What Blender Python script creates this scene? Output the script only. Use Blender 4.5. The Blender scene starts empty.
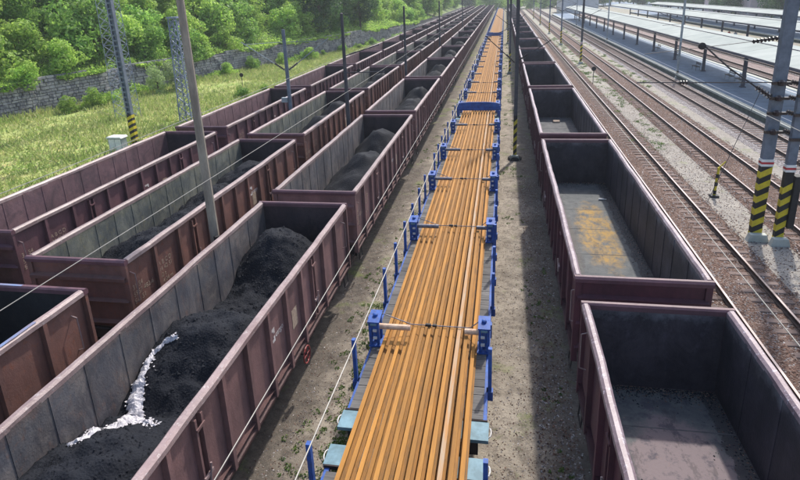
import bpy, math, random
import numpy as np
from mathutils import Vector, Matrix
rnd = random.Random(7)
nrg = np.random.default_rng(11)
scn = bpy.context.scene
COL = scn.collection

# ------------------------------------------------------------------ camera, sky, sun, exposure
CAM_F, CAM_P, CAM_Y, CAM_R = 572.8, 17.684, 10.55, -2.269
cd = bpy.data.cameras.new('camera'); cam = bpy.data.objects.new('camera', cd); COL.objects.link(cam)
a = math.radians(CAM_Y); b = math.radians(CAM_P); c = math.radians(CAM_R)
Fv = Vector((-math.sin(a), math.cos(a), 0)); Rv = Vector((math.cos(a), math.sin(a), 0)); Uv = Vector((0, 0, 1))
F2 = Fv*math.cos(b)-Uv*math.sin(b); U2 = Fv*math.sin(b)+Uv*math.cos(b)
R3 = Rv*math.cos(c)+U2*math.sin(c); U3 = -Rv*math.sin(c)+U2*math.cos(c)
m = Matrix((R3, U3, -F2)).transposed().to_4x4(); m.translation = Vector((0, 0, 9.425))
cam.matrix_world = m
cd.sensor_width = 36; cd.sensor_fit = 'HORIZONTAL'; cd.lens = 36*CAM_F/800
cd.shift_y = -(240-178.3)/800; cd.clip_start = 0.1; cd.clip_end = 4000
scn.camera = cam

SUNV = Vector((0.27, 0.85, 1.05)).normalized()
world = bpy.data.worlds.new('World'); scn.world = world; world.use_nodes = True
wn = world.node_tree.nodes; wl = world.node_tree.links
sky = wn.new('ShaderNodeTexSky'); sky.sky_type = 'NISHITA'; sky.sun_disc = False
sky.sun_elevation = math.asin(SUNV.z); sky.sun_rotation = math.atan2(SUNV.x, SUNV.y)
sky.air_density = 1.2; sky.dust_density = 2.5; sky.ozone_density = 1.0
wn['Background'].inputs[1].default_value = 0.15
wl.new(sky.outputs[0], wn['Background'].inputs[0])
sd = bpy.data.lights.new('sun', 'SUN'); sun = bpy.data.objects.new('sun', sd); COL.objects.link(sun)
sd.energy = 2.7; sd.angle = math.radians(1.8); sd.color = (1.0, 0.95, 0.87)
sun.rotation_mode = 'QUATERNION'; sun.rotation_quaternion = SUNV.to_track_quat('Z', 'Y'); sun.location = (20, 60, 80)
scn.view_settings.view_transform = 'Standard'; scn.view_settings.look = 'None'
scn.view_settings.exposure = 0.88; scn.view_settings.gamma = 1
HAZE = 0.00045

# ------------------------------------------------------------------ helpers
def lin(r, g, b_):
    f = lambda v: (v/255/12.92) if v/255 <= 0.04045 else ((v/255+0.055)/1.055)**2.4
    return (f(r), f(g), f(b_), 1)

class NT:
    def __init__(s, name):
        s.m = bpy.data.materials.new(name); s.m.use_nodes = True
        s.n = s.m.node_tree.nodes; s.l = s.m.node_tree.links
        s.bsdf = s.n['Principled BSDF']; s.geo = s.n.new('ShaderNodeNewGeometry')
        s.pos = s.geo.outputs['Position']
    def noise(s, scale, detail=4, rough=0.6, stretch=None, vec=None, dist=0):
        v = vec or s.pos
        if stretch:
            mp = s.n.new('ShaderNodeMapping'); mp.inputs['Scale'].default_value = stretch
            s.l.new(v, mp.inputs['Vector']); v = mp.outputs[0]
        t = s.n.new('ShaderNodeTexNoise'); t.inputs['Scale'].default_value = scale
        t.inputs['Detail'].default_value = detail; t.inputs['Roughness'].default_value = rough
        t.inputs['Distortion'].default_value = dist
        s.l.new(v, t.inputs['Vector']); return t.outputs['Fac']
    def voro(s, scale, out='Distance'):
        t = s.n.new('ShaderNodeTexVoronoi'); t.inputs['Scale'].default_value = scale
        s.l.new(s.pos, t.inputs['Vector']); return t.outputs[out]
    def ramp(s, fac, p0, p1, a_=(0, 0, 0, 1), b_=(1, 1, 1, 1)):
        r = s.n.new('ShaderNodeValToRGB'); e = r.color_ramp.elements
        e[0].position = p0; e[1].position = p1; e[0].color = a_; e[1].color = b_
        s.l.new(fac, r.inputs[0]); return r.outputs[0]
    def mix(s, fac, A, B, mode='MIX'):
        x = s.n.new('ShaderNodeMix'); x.data_type = 'RGBA'; x.blend_type = mode
        for sock, v in ((x.inputs[0], fac), (x.inputs[6], A), (x.inputs[7], B)):
            if isinstance(v, (int, float, tuple)): sock.default_value = v
            else: s.l.new(v, sock)
        return x.outputs[2]
    def math(s, op, A, B=0.0, clamp=False):
        x = s.n.new('ShaderNodeMath'); x.operation = op; x.use_clamp = clamp
        for sock, v in ((x.inputs[0], A), (x.inputs[1], B)):
            if isinstance(v, (int, float)): sock.default_value = v
            else: s.l.new(v, sock)
        return x.outputs[0]
    def sep(s):
        x = s.n.new('ShaderNodeSeparateXYZ'); s.l.new(s.pos, x.inputs[0]); return x.outputs
    def blob(s, cx, cy, rx, ry, soft=0.35, wob=0.6, nscale=1.5):
        X, Y, Z = s.sep()
        dx = s.math('DIVIDE', s.math('SUBTRACT', X, cx), rx); dy = s.math('DIVIDE', s.math('SUBTRACT', Y, cy), ry)
        d = s.math('SQRT', s.math('ADD', s.math('MULTIPLY', dx, dx), s.math('MULTIPLY', dy, dy)))
        n = s.noise(nscale, 5, 0.65)
        d = s.math('ADD', d, s.math('MULTIPLY', s.math('SUBTRACT', n, 0.5), wob*2))
        return s.ramp(d, 1-soft, 1+soft, (1, 1, 1, 1), (0, 0, 0, 1))
    def objrand(s, lo, hi):
        o = s.n.new('ShaderNodeObjectInfo'); r = s.n.new('ShaderNodeMapRange')
        r.inputs[3].default_value = lo; r.inputs[4].default_value = hi
        s.l.new(o.outputs['Random'], r.inputs[0]); return r.outputs[0]
    def scale(s, colr, f):
        x = s.n.new('ShaderNodeVectorMath'); x.operation = 'SCALE'
        s.l.new(colr, x.inputs[0])
        if isinstance(f, (int, float)): x.inputs['Scale'].default_value = f
        else: s.l.new(f, x.inputs['Scale'])
        return x.outputs[0]
    def bump(s, h, strength=0.5, dist=0.02):
        bp = s.n.new('ShaderNodeBump'); bp.inputs['Strength'].default_value = strength; bp.inputs['Distance'].default_value = dist
        s.l.new(h, bp.inputs['Height']); s.l.new(bp.outputs[0], s.bsdf.inputs['Normal'])
    def done(s, colr, rough=0.8, metal=0.0, spec=0.4):
        if isinstance(colr, tuple): s.bsdf.inputs['Base Color'].default_value = colr
        else: s.l.new(colr, s.bsdf.inputs['Base Color'])
        if isinstance(rough, (int, float)): s.bsdf.inputs['Roughness'].default_value = rough
        else: s.l.new(rough, s.bsdf.inputs['Roughness'])
        s.bsdf.inputs['Metallic'].default_value = metal
        s.bsdf.inputs['Specular IOR Level'].default_value = spec
        return s.m

def simple(name, colr, colr2=None, scale=3, rough=0.7, metal=0.0, bump=0.0, spec=0.4, stretch=None):
    t = NT(name); c2 = colr2 or tuple(v*0.7 for v in colr[:3])+(1,)
    n = t.noise(scale, 6, 0.65, stretch)
    cc = t.mix(t.ramp(n, 0.35, 0.65), colr, c2)
    if bump: t.bump(t.noise(scale*8, 4), bump, 0.01)
    return t.done(cc, rough, metal, spec)

def wagon_paint(name, c1, c2, grime, rust, rough=0.6, streak=0.5, rustamt=0.62, spec=0.35):
    t = NT(name)
    cc = t.mix(t.ramp(t.noise(1.1, 6, 0.7), 0.35, 0.68), c1, c2)
    cc = t.mix(t.math('MULTIPLY', t.ramp(t.noise(2.2, 6, 0.75, (1, 1, 0.22)), 0.45, 0.75), streak), cc, grime)
    cc = t.mix(t.math('MULTIPLY', t.ramp(t.noise(9 if 'rim' in name else 6, 7, 0.78), rustamt+(0.06 if 'rim' in name else 0), rustamt+0.14), 0.8), cc, rust)
    cc = t.mix(t.math('MULTIPLY', t.ramp(t.noise(28, 3, 0.6), 0.6, 0.75), 0.25), cc, grime)
    if name.startswith('inner'):
        cc = t.mix(t.math('MULTIPLY', t.ramp(t.noise(0.9, 7, 0.8, None, None, 0.6), 0.47, 0.6), 0.65), cc, grime)
        cc = t.mix(t.math('MULTIPLY', t.ramp(t.noise(3.3, 7, 0.82, (1, 1, 0.5)), 0.56, 0.7), 0.55), cc, rust)
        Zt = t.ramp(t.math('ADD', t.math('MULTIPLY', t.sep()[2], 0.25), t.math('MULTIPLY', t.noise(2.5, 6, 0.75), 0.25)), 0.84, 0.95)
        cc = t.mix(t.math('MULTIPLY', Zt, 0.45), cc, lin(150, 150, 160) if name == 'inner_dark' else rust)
    cc = t.scale(cc, t.objrand(0.84, 1.12))
    t.bump(t.math('ADD', t.math('MULTIPLY', t.noise(1.6, 2, 0.5), 3.0), t.noise(25, 4)), 0.35, 0.02)
    return t.done(cc, rough, 0, spec)

M = {}
M['pinkbrown'] = wagon_paint('pinkbrown_paint', lin(128, 96, 94), lin(100, 76, 76), lin(66, 50, 52), lin(126, 78, 56))
M['redbrown'] = wagon_paint('redbrown_paint', lin(124, 88, 80), lin(98, 72, 68), lin(58, 46, 46), lin(132, 74, 48), rustamt=0.56)
M['plum'] = wagon_paint('plum_paint', lin(104, 72, 78), lin(82, 58, 64), lin(52, 40, 44), lin(96, 58, 50))
M['maroon'] = wagon_paint('maroon_paint', lin(90, 50, 60), lin(70, 42, 52), lin(44, 34, 40), lin(92, 54, 46))
M['inner_grey'] = wagon_paint('inner_grey', lin(112, 104, 100), lin(78, 80, 88), lin(52, 52, 60), lin(116, 86, 72), 0.75, 0.9, 0.58)
M['inner_olive'] = wagon_paint('inner_olive', lin(118, 118, 106), lin(82, 86, 86), lin(54, 60, 64), lin(122, 114, 80), 0.75, 0.95, 0.55)
M['inner_plum'] = wagon_paint('inner_plum', lin(120, 92, 96), lin(94, 70, 76), lin(66, 54, 60), lin(110, 80, 74), 0.7, 0.5)
M['inner_dark'] = wagon_paint('inner_dark', lin(66, 60, 68), lin(46, 43, 53), lin(30, 28, 36), lin(82, 76, 92), 0.6, 0.8, 0.62)
M['inner_end'] = wagon_paint('inner_end_shaded', lin(68, 54, 58), lin(48, 40, 46), lin(26, 24, 30), lin(70, 52, 50), 0.75, 0.8, 0.6)  # backlit end walls: their shade is painted in as a darker colour
M['inner_black'] = wagon_paint('inner_near_black', lin(42, 42, 46), lin(30, 31, 36), lin(20, 20, 24), lin(56, 48, 46), 0.8, 0.8, 0.66)
M['rim'] = wagon_paint('rim_worn_skylit', lin(152, 134, 132), lin(128, 106, 106), lin(88, 68, 68), lin(176, 168, 166), 0.45, 0.6, 0.52, 0.5)  # sky reflection painted in as a paler tone, together with dust and wear
M['rim_right'] = wagon_paint('rim_right_worn_skylit', lin(146, 130, 136), lin(106, 84, 92), lin(86, 58, 68), lin(194, 188, 198), 0.45, 0.5, 0.5, 0.5)  # right row: painted sky sheen lightens the rim, besides its chipped spots
M['endrim'] = wagon_paint('end_rim_paint', lin(104, 72, 80), lin(84, 58, 66), lin(60, 44, 50), lin(140, 120, 124), 0.5, 0.5, 0.66)
M['under'] = simple('underframe_grime', lin(52, 42, 42), lin(34, 29, 30), 4, 0.85)
M['floor_grey'] = simple('wagon_floor', lin(92, 92, 94), lin(62, 64, 68), 2.5, 0.85, bump=0.3)
M['wheel'] = simple('wheel_steel', lin(72, 58, 52), lin(40, 34, 32), 5, 0.6, 0.3)
M['redwheel'] = simple('handwheel_red', lin(140, 56, 54), lin(104, 44, 44), 5, 0.5)
M['white_mark'] = simple('white_marking', lin(205, 200, 198), lin(160, 150, 148), 9, 0.7)
M['tan_mark'] = simple('faded_marking', lin(166, 148, 130), lin(128, 108, 96), 14, 0.8)
M['bluepaint_spot'] = simple('blue_smear', lin(104, 122, 158), lin(120, 110, 126), 6, 0.6)

def coal_mat():
    t = NT('coal'); 
    cc = t.mix(t.ramp(t.noise(2.2, 6, 0.7), 0.35, 0.7), lin(29, 32, 40), lin(17, 19, 26))
    cc = t.mix(t.ramp(t.voro(16), 0.0, 0.5), cc, lin(22, 25, 33))
    h = t.math('ADD', t.noise(34, 6, 0.75), t.math('MULTIPLY', t.voro(22), 0.8))
    t.bump(h, 0.8, 0.02)
    return t.done(cc, 0.85, 0, 0.22)
M['coal'] = coal_mat()

def rail_foot():
    t = NT('rail_foot_dusty')
    cc = t.mix(t.ramp(t.noise(2.5, 7, 0.75, (4, 0.5, 1)), 0.36, 0.66), lin(158, 112, 60), lin(112, 88, 62))
    cc = t.mix(t.math('MULTIPLY', t.ramp(t.noise(7, 6, 0.8, (3, 0.3, 1)), 0.55, 0.7), 0.8), cc, lin(172, 118, 50))
    t.bump(t.noise(30, 4, 0.7), 0.5, 0.006); return t.done(cc, 0.85, 0, 0.2)
M['rail_foot'] = rail_foot()
def rust_rail():
    t = NT('rail_rust_orange')
    cc = t.mix(t.ramp(t.noise(1.3, 6, 0.7, (6, 0.5, 1)), 0.3, 0.72), lin(172, 121, 54), lin(138, 97, 48))
    cc = t.mix(t.math('MULTIPLY', t.ramp(t.noise(9, 6, 0.8, (3, 0.35, 1)), 0.54, 0.7), 0.7), cc, lin(126, 88, 54))
    cc = t.scale(cc, t.objrand(0.74, 1.14)); t.bump(t.noise(40, 4, 0.7), 0.4, 0.004)
    return t.done(cc, 0.75, 0, 0.25)
M['rail_rust'] = rust_rail()
M['rail_grey'] = simple('rail_dust_grey', lin(156, 140, 120), lin(170, 120, 66), 3, 0.8, stretch=(5, 0.4, 1))
M['plank'] = None
def plank():
    t = NT('grey_deck_plank')
    cc = t.mix(t.ramp(t.noise(3, 6, 0.7, (0.6, 6, 1)), 0.3, 0.7), lin(112, 110, 108), lin(74, 72, 72))
    cc = t.scale(cc, t.objrand(0.65, 1.15)); t.bump(t.noise(10, 4, 0.7, (0.5, 8, 1)), 0.5, 0.01)
    return t.done(cc, 0.9)
M['plank'] = plank()
def bluem():
    t = NT('worn_blue_paint')
    cc = t.mix(t.ramp(t.noise(3, 6, 0.7), 0.35, 0.65), lin(44, 92, 172), lin(30, 62, 124))
    cc = t.mix(t.math('MULTIPLY', t.ramp(t.noise(11, 7, 0.8), 0.52, 0.64), 0.75), cc, lin(70, 76, 90))
    cc = t.mix(t.ramp(t.noise(17, 5, 0.8), 0.64, 0.7), cc, lin(120, 84, 60))
    t.bump(t.noise(30, 4), 0.3, 0.005); return t.done(cc, 0.6, 0, 0.35)
M['blue'] = bluem()
M['lblue'] = simple('light_blue_plate', lin(112, 146, 160), lin(84, 112, 122), 3, 0.6, bump=0.1)
M['woodbar'] = simple('pale_wood_bar', lin(214, 184, 158), lin(176, 144, 120), 8, 0.7)
M['strap'] = simple('steel_strap', lin(120, 120, 128), lin(84, 82, 92), 10, 0.5, 0.5)
M['whitering'] = simple('white_rope', lin(210, 208, 206), lin(180, 176, 172), 10, 0.8)
M['concrete_pole'] = simple('weathered_pole', lin(156, 146, 132), lin(122, 112, 102), 4, 0.85, bump=0.3, stretch=(1, 1, 0.3))
M['grey_mast'] = simple('grey_mast_paint', lin(108, 116, 130), lin(84, 92, 106), 3, 0.6)
M['light_mast'] = simple('light_grey_mast', lin(150, 156, 160), lin(120, 128, 134), 3, 0.6)
M['dark_mast'] = simple('dark_mast_paint', lin(70, 68, 74), lin(50, 50, 58), 3, 0.7)
M['lattice'] = simple('galvanised_lattice', lin(132, 142, 164), lin(100, 108, 130), 4, 0.55, 0.2)
M['black'] = simple('matt_black', lin(40, 38, 40), lin(26, 26, 28), 6, 0.7)
M['insul'] = simple('brown_insulator', lin(54, 42, 44), lin(34, 28, 30), 6, 0.35)
M['yellow'] = simple('warning_yellow', lin(206, 186, 40), lin(176, 158, 44), 5, 0.6)
M['red'] = simple('band_red', lin(176, 52, 60), lin(150, 44, 50), 5, 0.6)
M['white'] = simple('white_paint', lin(225, 224, 222), lin(200, 200, 200), 5, 0.6)
M['wire'] = simple('overhead_wire', lin(150, 146, 140), lin(130, 128, 124), 2, 0.5, 0.3)
M['cable'] = simple('dark_cable', lin(60, 58, 62), lin(50, 48, 52), 2, 0.6)
M['railtop'] = simple('running_rail', lin(150, 140, 140), lin(116, 102, 100), 3, 0.35, 0.6, stretch=(1, 0.2, 1))
M['railside'] = simple('rail_side', lin(82, 64, 56), lin(58, 48, 44), 3, 0.85)
M['sleeper'] = None
def sleeper():
    t = NT('sleeper_wood')
    cc = t.mix(t.ramp(t.noise(3, 6, 0.7, (0.6, 5, 1)), 0.3, 0.7), lin(126, 108, 100), lin(88, 74, 70))
    cc = t.scale(cc, t.objrand(0.75, 1.15)); t.bump(t.noise(12, 4, 0.7, (0.5, 8, 1)), 0.4, 0.01)
    return t.done(cc, 0.9)
M['sleeper'] = sleeper()

def ballast(name, c1, c2, c3, sc=22):
    t = NT(name)
    v = t.voro(sc, 'Color')
    g = t.n.new('ShaderNodeSeparateColor'); t.l.new(v, g.inputs[0])
    cc = t.mix(g.outputs[0], c1, c2)
    cc = t.mix(t.ramp(g.outputs[1], 0.72, 0.9), cc, c3)
    cc = t.mix(t.math('MULTIPLY', t.ramp(t.noise(0.6, 5, 0.7), 0.4, 0.7), 0.45), cc, tuple(v_*0.6 for v_ in c2[:3])+(1,))
    t.bump(t.math('ADD', t.math('MULTIPLY', t.voro(sc), -1.0), t.noise(sc*0.4, 5, 0.8)), 1.0, 0.05)
    return t.done(cc, 0.95, 0, 0.2)
M['ballast_brown'] = ballast('ballast_brown', lin(126, 100, 88), lin(80, 62, 55), lin(150, 134, 124))
M['ballast_pale'] = ballast('ballast_pale', lin(158, 150, 148), lin(112, 104, 104), lin(200, 196, 194))
M['ballast_mid'] = ballast('ballast_pinkish', lin(160, 142, 136), lin(132, 116, 112), lin(184, 172, 168))

def ground_mat():
    t = NT('yard_ground')
    cc = t.mix(t.ramp(t.noise(0.5, 8, 0.7), 0.35, 0.65), lin(174, 164, 150), lin(140, 131, 119))
    cc = t.mix(t.ramp(t.noise(2.6, 8, 0.78), 0.45, 0.68), cc, lin(98, 90, 82))
    cc = t.mix(t.ramp(t.noise(12, 5, 0.75), 0.52, 0.72), cc, lin(166, 158, 148))
    X, Y, Z = t.sep()
    pale = t.mix(t.ramp(t.noise(9, 7, 0.8), 0.4, 0.62), lin(136, 130, 124), lin(172, 168, 162))
    cc = t.mix(t.math('MULTIPLY', t.ramp(t.math('ADD', t.math('DIVIDE', X, 20), t.math('MULTIPLY', t.noise(0.8, 5, 0.7), 0.06)), 0.47, 0.5), 0.55), cc, pale)
    # soot and spilled coal dust beside the rows of wagons (flat dirt with its own outline)
    def band(c_, w_):
        d = t.math('ABSOLUTE', t.math('SUBTRACT', X, c_))
        d = t.math('ADD', d, t.math('MULTIPLY', t.math('SUBTRACT', t.noise(1.1, 5, 0.7), 0.5), 2.2))
        return t.ramp(t.math('DIVIDE', d, 4.0), (w_-0.35)/4, (w_+0.45)/4, (1, 1, 1, 1), (0, 0, 0, 1))
    soot = t.mix(t.ramp(t.noise(4, 7, 0.8), 0.42, 0.6), lin(56, 51, 50), lin(100, 92, 84))
    cc = t.mix(t.math('MULTIPLY', band(2.5, 1.5), 0.7), cc, soot)
    cc = t.mix(t.math('MULTIPLY', band(-5.9, 1.5), 0.75), cc, soot)
    # weeds between tracks
    green = t.mix(t.ramp(t.noise(6, 4, 0.7), 0.4, 0.6), lin(122, 134, 70), lin(92, 112, 56))
    far = t.ramp(t.math('DIVIDE', Y, 120), 0.2, 0.75)
    wn_ = t.math('ADD', t.noise(0.7, 7, 0.72), t.math('MULTIPLY', far, 0.08))
    cc = t.mix(t.math('MULTIPLY', t.ramp(wn_, 0.575, 0.68), 0.6), cc, green)
    t.bump(t.math('ADD', t.noise(5, 6, 0.8), t.math('MULTIPLY', t.noise(38, 5, 0.8), 0.6)), 1.0, 0.05)
    return t.done(cc, 0.95, 0, 0.15)
M['ground'] = ground_mat()
def meadow_mat():
    t = NT('meadow')
    cc = t.mix(t.ramp(t.noise(0.22, 6, 0.65), 0.38, 0.62), lin(162, 166, 106), lin(134, 154, 84))
    cc = t.mix(t.ramp(t.noise(1.3, 6, 0.75), 0.5, 0.7), cc, lin(178, 160, 112))
    return t.done(cc, 0.95, 0, 0.1)
M['meadow'] = meadow_mat()
M['canopy_roof'] = None
def roofm():
    t = NT('pale_canopy_roof')
    cc = t.mix(t.ramp(t.noise(0.35, 5, 0.6), 0.35, 0.7), lin(166, 170, 165), lin(146, 152, 148))
    cc = t.mix(t.math('MULTIPLY', t.ramp(t.noise(1.5, 6, 0.8, (0.5, 3, 1)), 0.55, 0.75), 0.5), cc, lin(142, 148, 144))
    return t.done(cc, 0.9, 0, 0.05)
M['canopy_roof'] = roofm()
M['canopy_steel'] = simple('canopy_steel', lin(74, 76, 90), lin(56, 58, 72), 3, 0.7)
M['asphalt'] = simple('platform_asphalt', lin(112, 128, 146), lin(92, 106, 124), 1.2, 0.9, bump=0.2)
M['coping'] = simple('platform_coping', lin(176, 178, 172), lin(150, 156, 150), 2, 0.85, bump=0.2)
M['edgewall'] = simple('platform_wall', lin(74, 86, 80), lin(48, 58, 56), 2, 0.9, bump=0.3)
M['rib_r'] = M['maroon']
M['stone'] = None
def stonem():
    t = NT('grey_wall_stone')
    g = t.voro(1.7, 'Color'); s_ = t.n.new('ShaderNodeSeparateColor'); t.l.new(g, s_.inputs[0])
    cc = t.mix(s_.outputs[0], lin(156, 153, 154), lin(96, 95, 102))
    cc = t.mix(t.ramp(t.noise(5, 6, 0.75), 0.5, 0.7), cc, lin(178, 172, 164))
    t.bump(t.noise(9, 5, 0.7), 0.6, 0.04)
    return t.done(cc, 0.95, 0, 0.2)
M['stone'] = stonem()
M['mortar'] = simple('wall_joint', lin(74, 72, 74), lin(54, 54, 56), 3, 0.95)
M['soil'] = simple('hill_soil', lin(104, 110, 62), lin(84, 108, 52), 0.6, 0.95)
M['bark'] = simple('bark', lin(92, 78, 64), lin(66, 56, 48), 4, 0.9, bump=0.5)
def leafmat(name, c1, c2, c3, tr=0.4):
    t = NT(name)
    cc = t.mix(t.ramp(t.noise(0.45, 4, 0.6), 0.38, 0.62), c1, c2)
    cc = t.mix(t.ramp(t.noise(3.5, 3, 0.7), 0.5, 0.7), cc, c3)
    cc = t.mix(t.ramp(t.noise(1.2, 5, 0.7), 0.42, 0.62), t.scale(cc, 0.68), cc)
    cc = t.scale(cc, t.objrand(0.72, 1.2))
    t.done(cc, 0.55, 0, 0.3)
    tl = t.n.new('ShaderNodeBsdfTranslucent'); t.l.new(t.scale(cc, 1.15), tl.inputs[0])
    mx = t.n.new('ShaderNodeMixShader'); mx.inputs[0].default_value = tr
    t.l.new(t.bsdf.outputs[0], mx.inputs[1]); t.l.new(tl.outputs[0], mx.inputs[2])
    t.l.new(mx.outputs[0], t.n['Material Output'].inputs[0]); return t.m
M['leaf_light'] = leafmat('leaf_light', lin(176, 208, 96), lin(134, 176, 72), lin(204, 220, 130), 0.55)
M['leaf_mid'] = leafmat('leaf_mid', lin(148, 188, 86), lin(108, 154, 70), lin(178, 206, 108), 0.55)
M['leaf_dark'] = leafmat('leaf_dark', lin(92, 130, 70), lin(62, 98, 58), lin(124, 158, 84), 0.45)
M['leaf_pale'] = leafmat('leaf_pale', lin(176, 196, 136), lin(158, 182, 118), lin(190, 204, 150))
M['grassblade'] = leafmat('grass_blades', lin(170, 182, 108), lin(140, 164, 84), lin(206, 188, 150), 0.4)
M['weed'] = leafmat('weed_leaf', lin(104, 134, 62), lin(84, 116, 52), lin(128, 146, 78), 0.35)
M['skin'] = simple('skin', lin(200, 150, 124), lin(190, 140, 116), 5, 0.6)
M['redcloth'] = simple('red_cloth', lin(196, 48, 52), lin(170, 40, 44), 5, 0.8)
M['whitecloth'] = simple('white_cloth', lin(222, 220, 222), lin(200, 200, 204), 5, 0.8)
M['jeans'] = simple('dark_trousers', lin(54, 60, 84), lin(44, 48, 66), 5, 0.8)
M['hair'] = simple('dark_hair', lin(60, 46, 38), lin(44, 34, 30), 5, 0.7)
M['bldg'] = simple('pale_render_wall', lin(196, 194, 196), lin(170, 172, 180), 0.5, 0.9)
M['bldg2'] = simple('pinkish_render_wall', lin(206, 180, 176), lin(188, 166, 166), 0.5, 0.9)
M['tile'] = simple('grey_roof_tile', lin(112, 116, 130), lin(92, 96, 112), 0.8, 0.8)
M['winglass'] = simple('window_glass', lin(52, 62, 76), lin(40, 48, 60), 1, 0.15, spec=0.6)
M['lime'] = None
def limem():
    t = NT('white_lime'); cc = t.mix(t.ramp(t.noise(14, 6, 0.75), 0.42, 0.68), lin(226, 222, 226), lin(150, 148, 158))
    t.bump(t.noise(30, 5, 0.8), 1.0, 0.03); return t.done(cc, 0.9)
M['lime'] = limem()

class MB:
    def __init__(s): s.v = []; s.f = []; s.mi = []; s.mats = []
    def mat(s, m_):
        if m_ not in s.mats: s.mats.append(m_)
        return s.mats.index(m_)
    def add(s, vs, fs, m_):
        o = len(s.v); k = s.mat(m_); s.v += [tuple(v) for v in vs]
        for f in fs: s.f.append(tuple(i+o for i in f)); s.mi.append(k)
        return s
    def box(s, x0, x1, y0, y1, z0, z1, m_):
        vs = [(x, y, z) for z in (z0, z1) for y in (y0, y1) for x in (x0, x1)]
        return s.add(vs, [(0, 2, 3, 1), (4, 5, 7, 6), (0, 1, 5, 4), (2, 6, 7, 3), (0, 4, 6, 2), (1, 3, 7, 5)], m_)
    def prism(s, prof, axis, t0, t1, m_):
        n = len(prof)
        def P(p, t):
            return (p[0], t, p[1]) if axis == 'y' else ((t, p[0], p[1]) if axis == 'x' else (p[0], p[1], t))
        vs = [P(p, t0) for p in prof]+[P(p, t1) for p in prof]
        fs = [(i, (i+1) % n, n+(i+1) % n, n+i) for i in range(n)]+[tuple(range(n))[::-1], tuple(range(n, 2*n))]
        return s.add(vs, fs, m_)
    def tube(s, p0, p1, r0, m_, r1=None, n=8, cap=True):
        p0 = Vector(p0); p1 = Vector(p1); r1 = r0 if r1 is None else r1
        d = (p1-p0).normalized(); u = d.orthogonal().normalized(); w = d.cross(u)
        vs = [p0+(u*math.cos(t)+w*math.sin(t))*r0 for t in [2*math.pi*i/n for i in range(n)]]
        vs += [p1+(u*math.cos(t)+w*math.sin(t))*r1 for t in [2*math.pi*i/n for i in range(n)]]
        fs = [(i, (i+1) % n, n+(i+1) % n, n+i) for i in range(n)]
        if cap: fs += [tuple(range(n))[::-1], tuple(range(n, 2*n))]
        return s.add(vs, fs, m_)
    def path(s, pts, r, m_, n=6):
        for p, q in zip(pts[:-1], pts[1:]): s.tube(p, q, r, m_, n=n, cap=False)
        return s
    def lathe(s, c_, prof, axis, m_, n=12):
        # prof: (t, r) along axis from c_
        vs = []; fs = []
        for t, r in prof:
            for i in range(n):
                a_ = 2*math.pi*i/n; q = (r*math.cos(a_), r*math.sin(a_))
                vs.append({'z': (c_[0]+q[0], c_[1]+q[1], c_[2]+t), 'x': (c_[0]+t, c_[1]+q[0], c_[2]+q[1]), 'y': (c_[0]+q[0], c_[1]+t, c_[2]+q[1])}[axis])
        for k in range(len(prof)-1):
            for i in range(n):
                fs.append((k*n+i, k*n+(i+1) % n, (k+1)*n+(i+1) % n, (k+1)*n+i))
        fs += [tuple(range(n))[::-1], tuple(range((len(prof)-1)*n, len(prof)*n))]
        return s.add(vs, fs, m_)
    def mesh(s, name, smooth=False):
        me = bpy.data.meshes.new(name); me.from_pydata(s.v, [], s.f)
        for m_ in s.mats: me.materials.append(M[m_])
        me.polygons.foreach_set('material_index', s.mi)
        if smooth: me.polygons.foreach_set('use_smooth', [True]*len(s.f))
        me.update()
        import bmesh
        bm = bmesh.new(); bm.from_mesh(me); bmesh.ops.recalc_face_normals(bm, faces=bm.faces); bm.to_mesh(me); bm.free()
        return me
    def build(s, name, parent=None, loc=None, smooth=False):
        return link(name, s.mesh(name, smooth), parent, loc)

def link(name, me, parent=None, loc=None, rotz=0):
    o = bpy.data.objects.new(name, me); COL.objects.link(o)
    if parent: o.parent = parent
    if loc is not None: o.location = loc
    if rotz: o.rotation_euler = (0, 0, rotz)
    return o
def tag(o, label=None, cat=None, group=None, kind=None):
    if label: o['label'] = label
    if cat: o['category'] = cat
    if group: o['group'] = group
    if kind: o['kind'] = kind
    return o
def empty(name, loc, label=None, cat=None, group=None, rotz=0):
    o = bpy.data.objects.new(name, None); COL.objects.link(o); o.location = loc; o.rotation_euler = (0, 0, rotz)
    o.empty_display_size = 0.3
    return tag(o, label, cat, group)
def copy_tree(o, parent=None):
    c_ = o.copy(); COL.objects.link(c_); c_.parent = parent
    for ch in [k for k in o.children]: copy_tree(ch, c_)
    return c_
def npmesh(name, V, Fq, mats, mi=None, smooth=False):
    me = bpy.data.meshes.new(name); V = np.asarray(V, np.float32); Fq = np.asarray(Fq, np.int32); k = Fq.shape[1]
    me.vertices.add(len(V)); me.vertices.foreach_set('co', V.ravel())
    me.loops.add(Fq.size); me.loops.foreach_set('vertex_index', Fq.ravel())
    me.polygons.add(len(Fq)); me.polygons.foreach_set('loop_start', np.arange(0, Fq.size, k, dtype=np.int32))
    try: me.polygons.foreach_set('loop_total', np.full(len(Fq), k, np.int32))
    except Exception: pass
    for m_ in mats: me.materials.append(M[m_])
    if mi is not None: me.polygons.foreach_set('material_index', np.asarray(mi, np.int32))
    if smooth: me.polygons.foreach_set('use_smooth', np.ones(len(Fq), bool))
    me.update(calc_edges=True); me.validate(); return me
ORD = ['first', 'second', 'third', 'fourth', 'fifth', 'sixth', 'seventh', 'eighth', 'ninth', 'tenth', 'eleventh', 'twelfth', 'thirteenth', 'fourteenth', 'fifteenth', 'sixteenth', 'seventeenth', 'eighteenth', 'nineteenth', 'twentieth', 'twenty-first', 'twenty-second', 'twenty-third', 'twenty-fourth', 'twenty-fifth', 'twenty-sixth']

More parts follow.
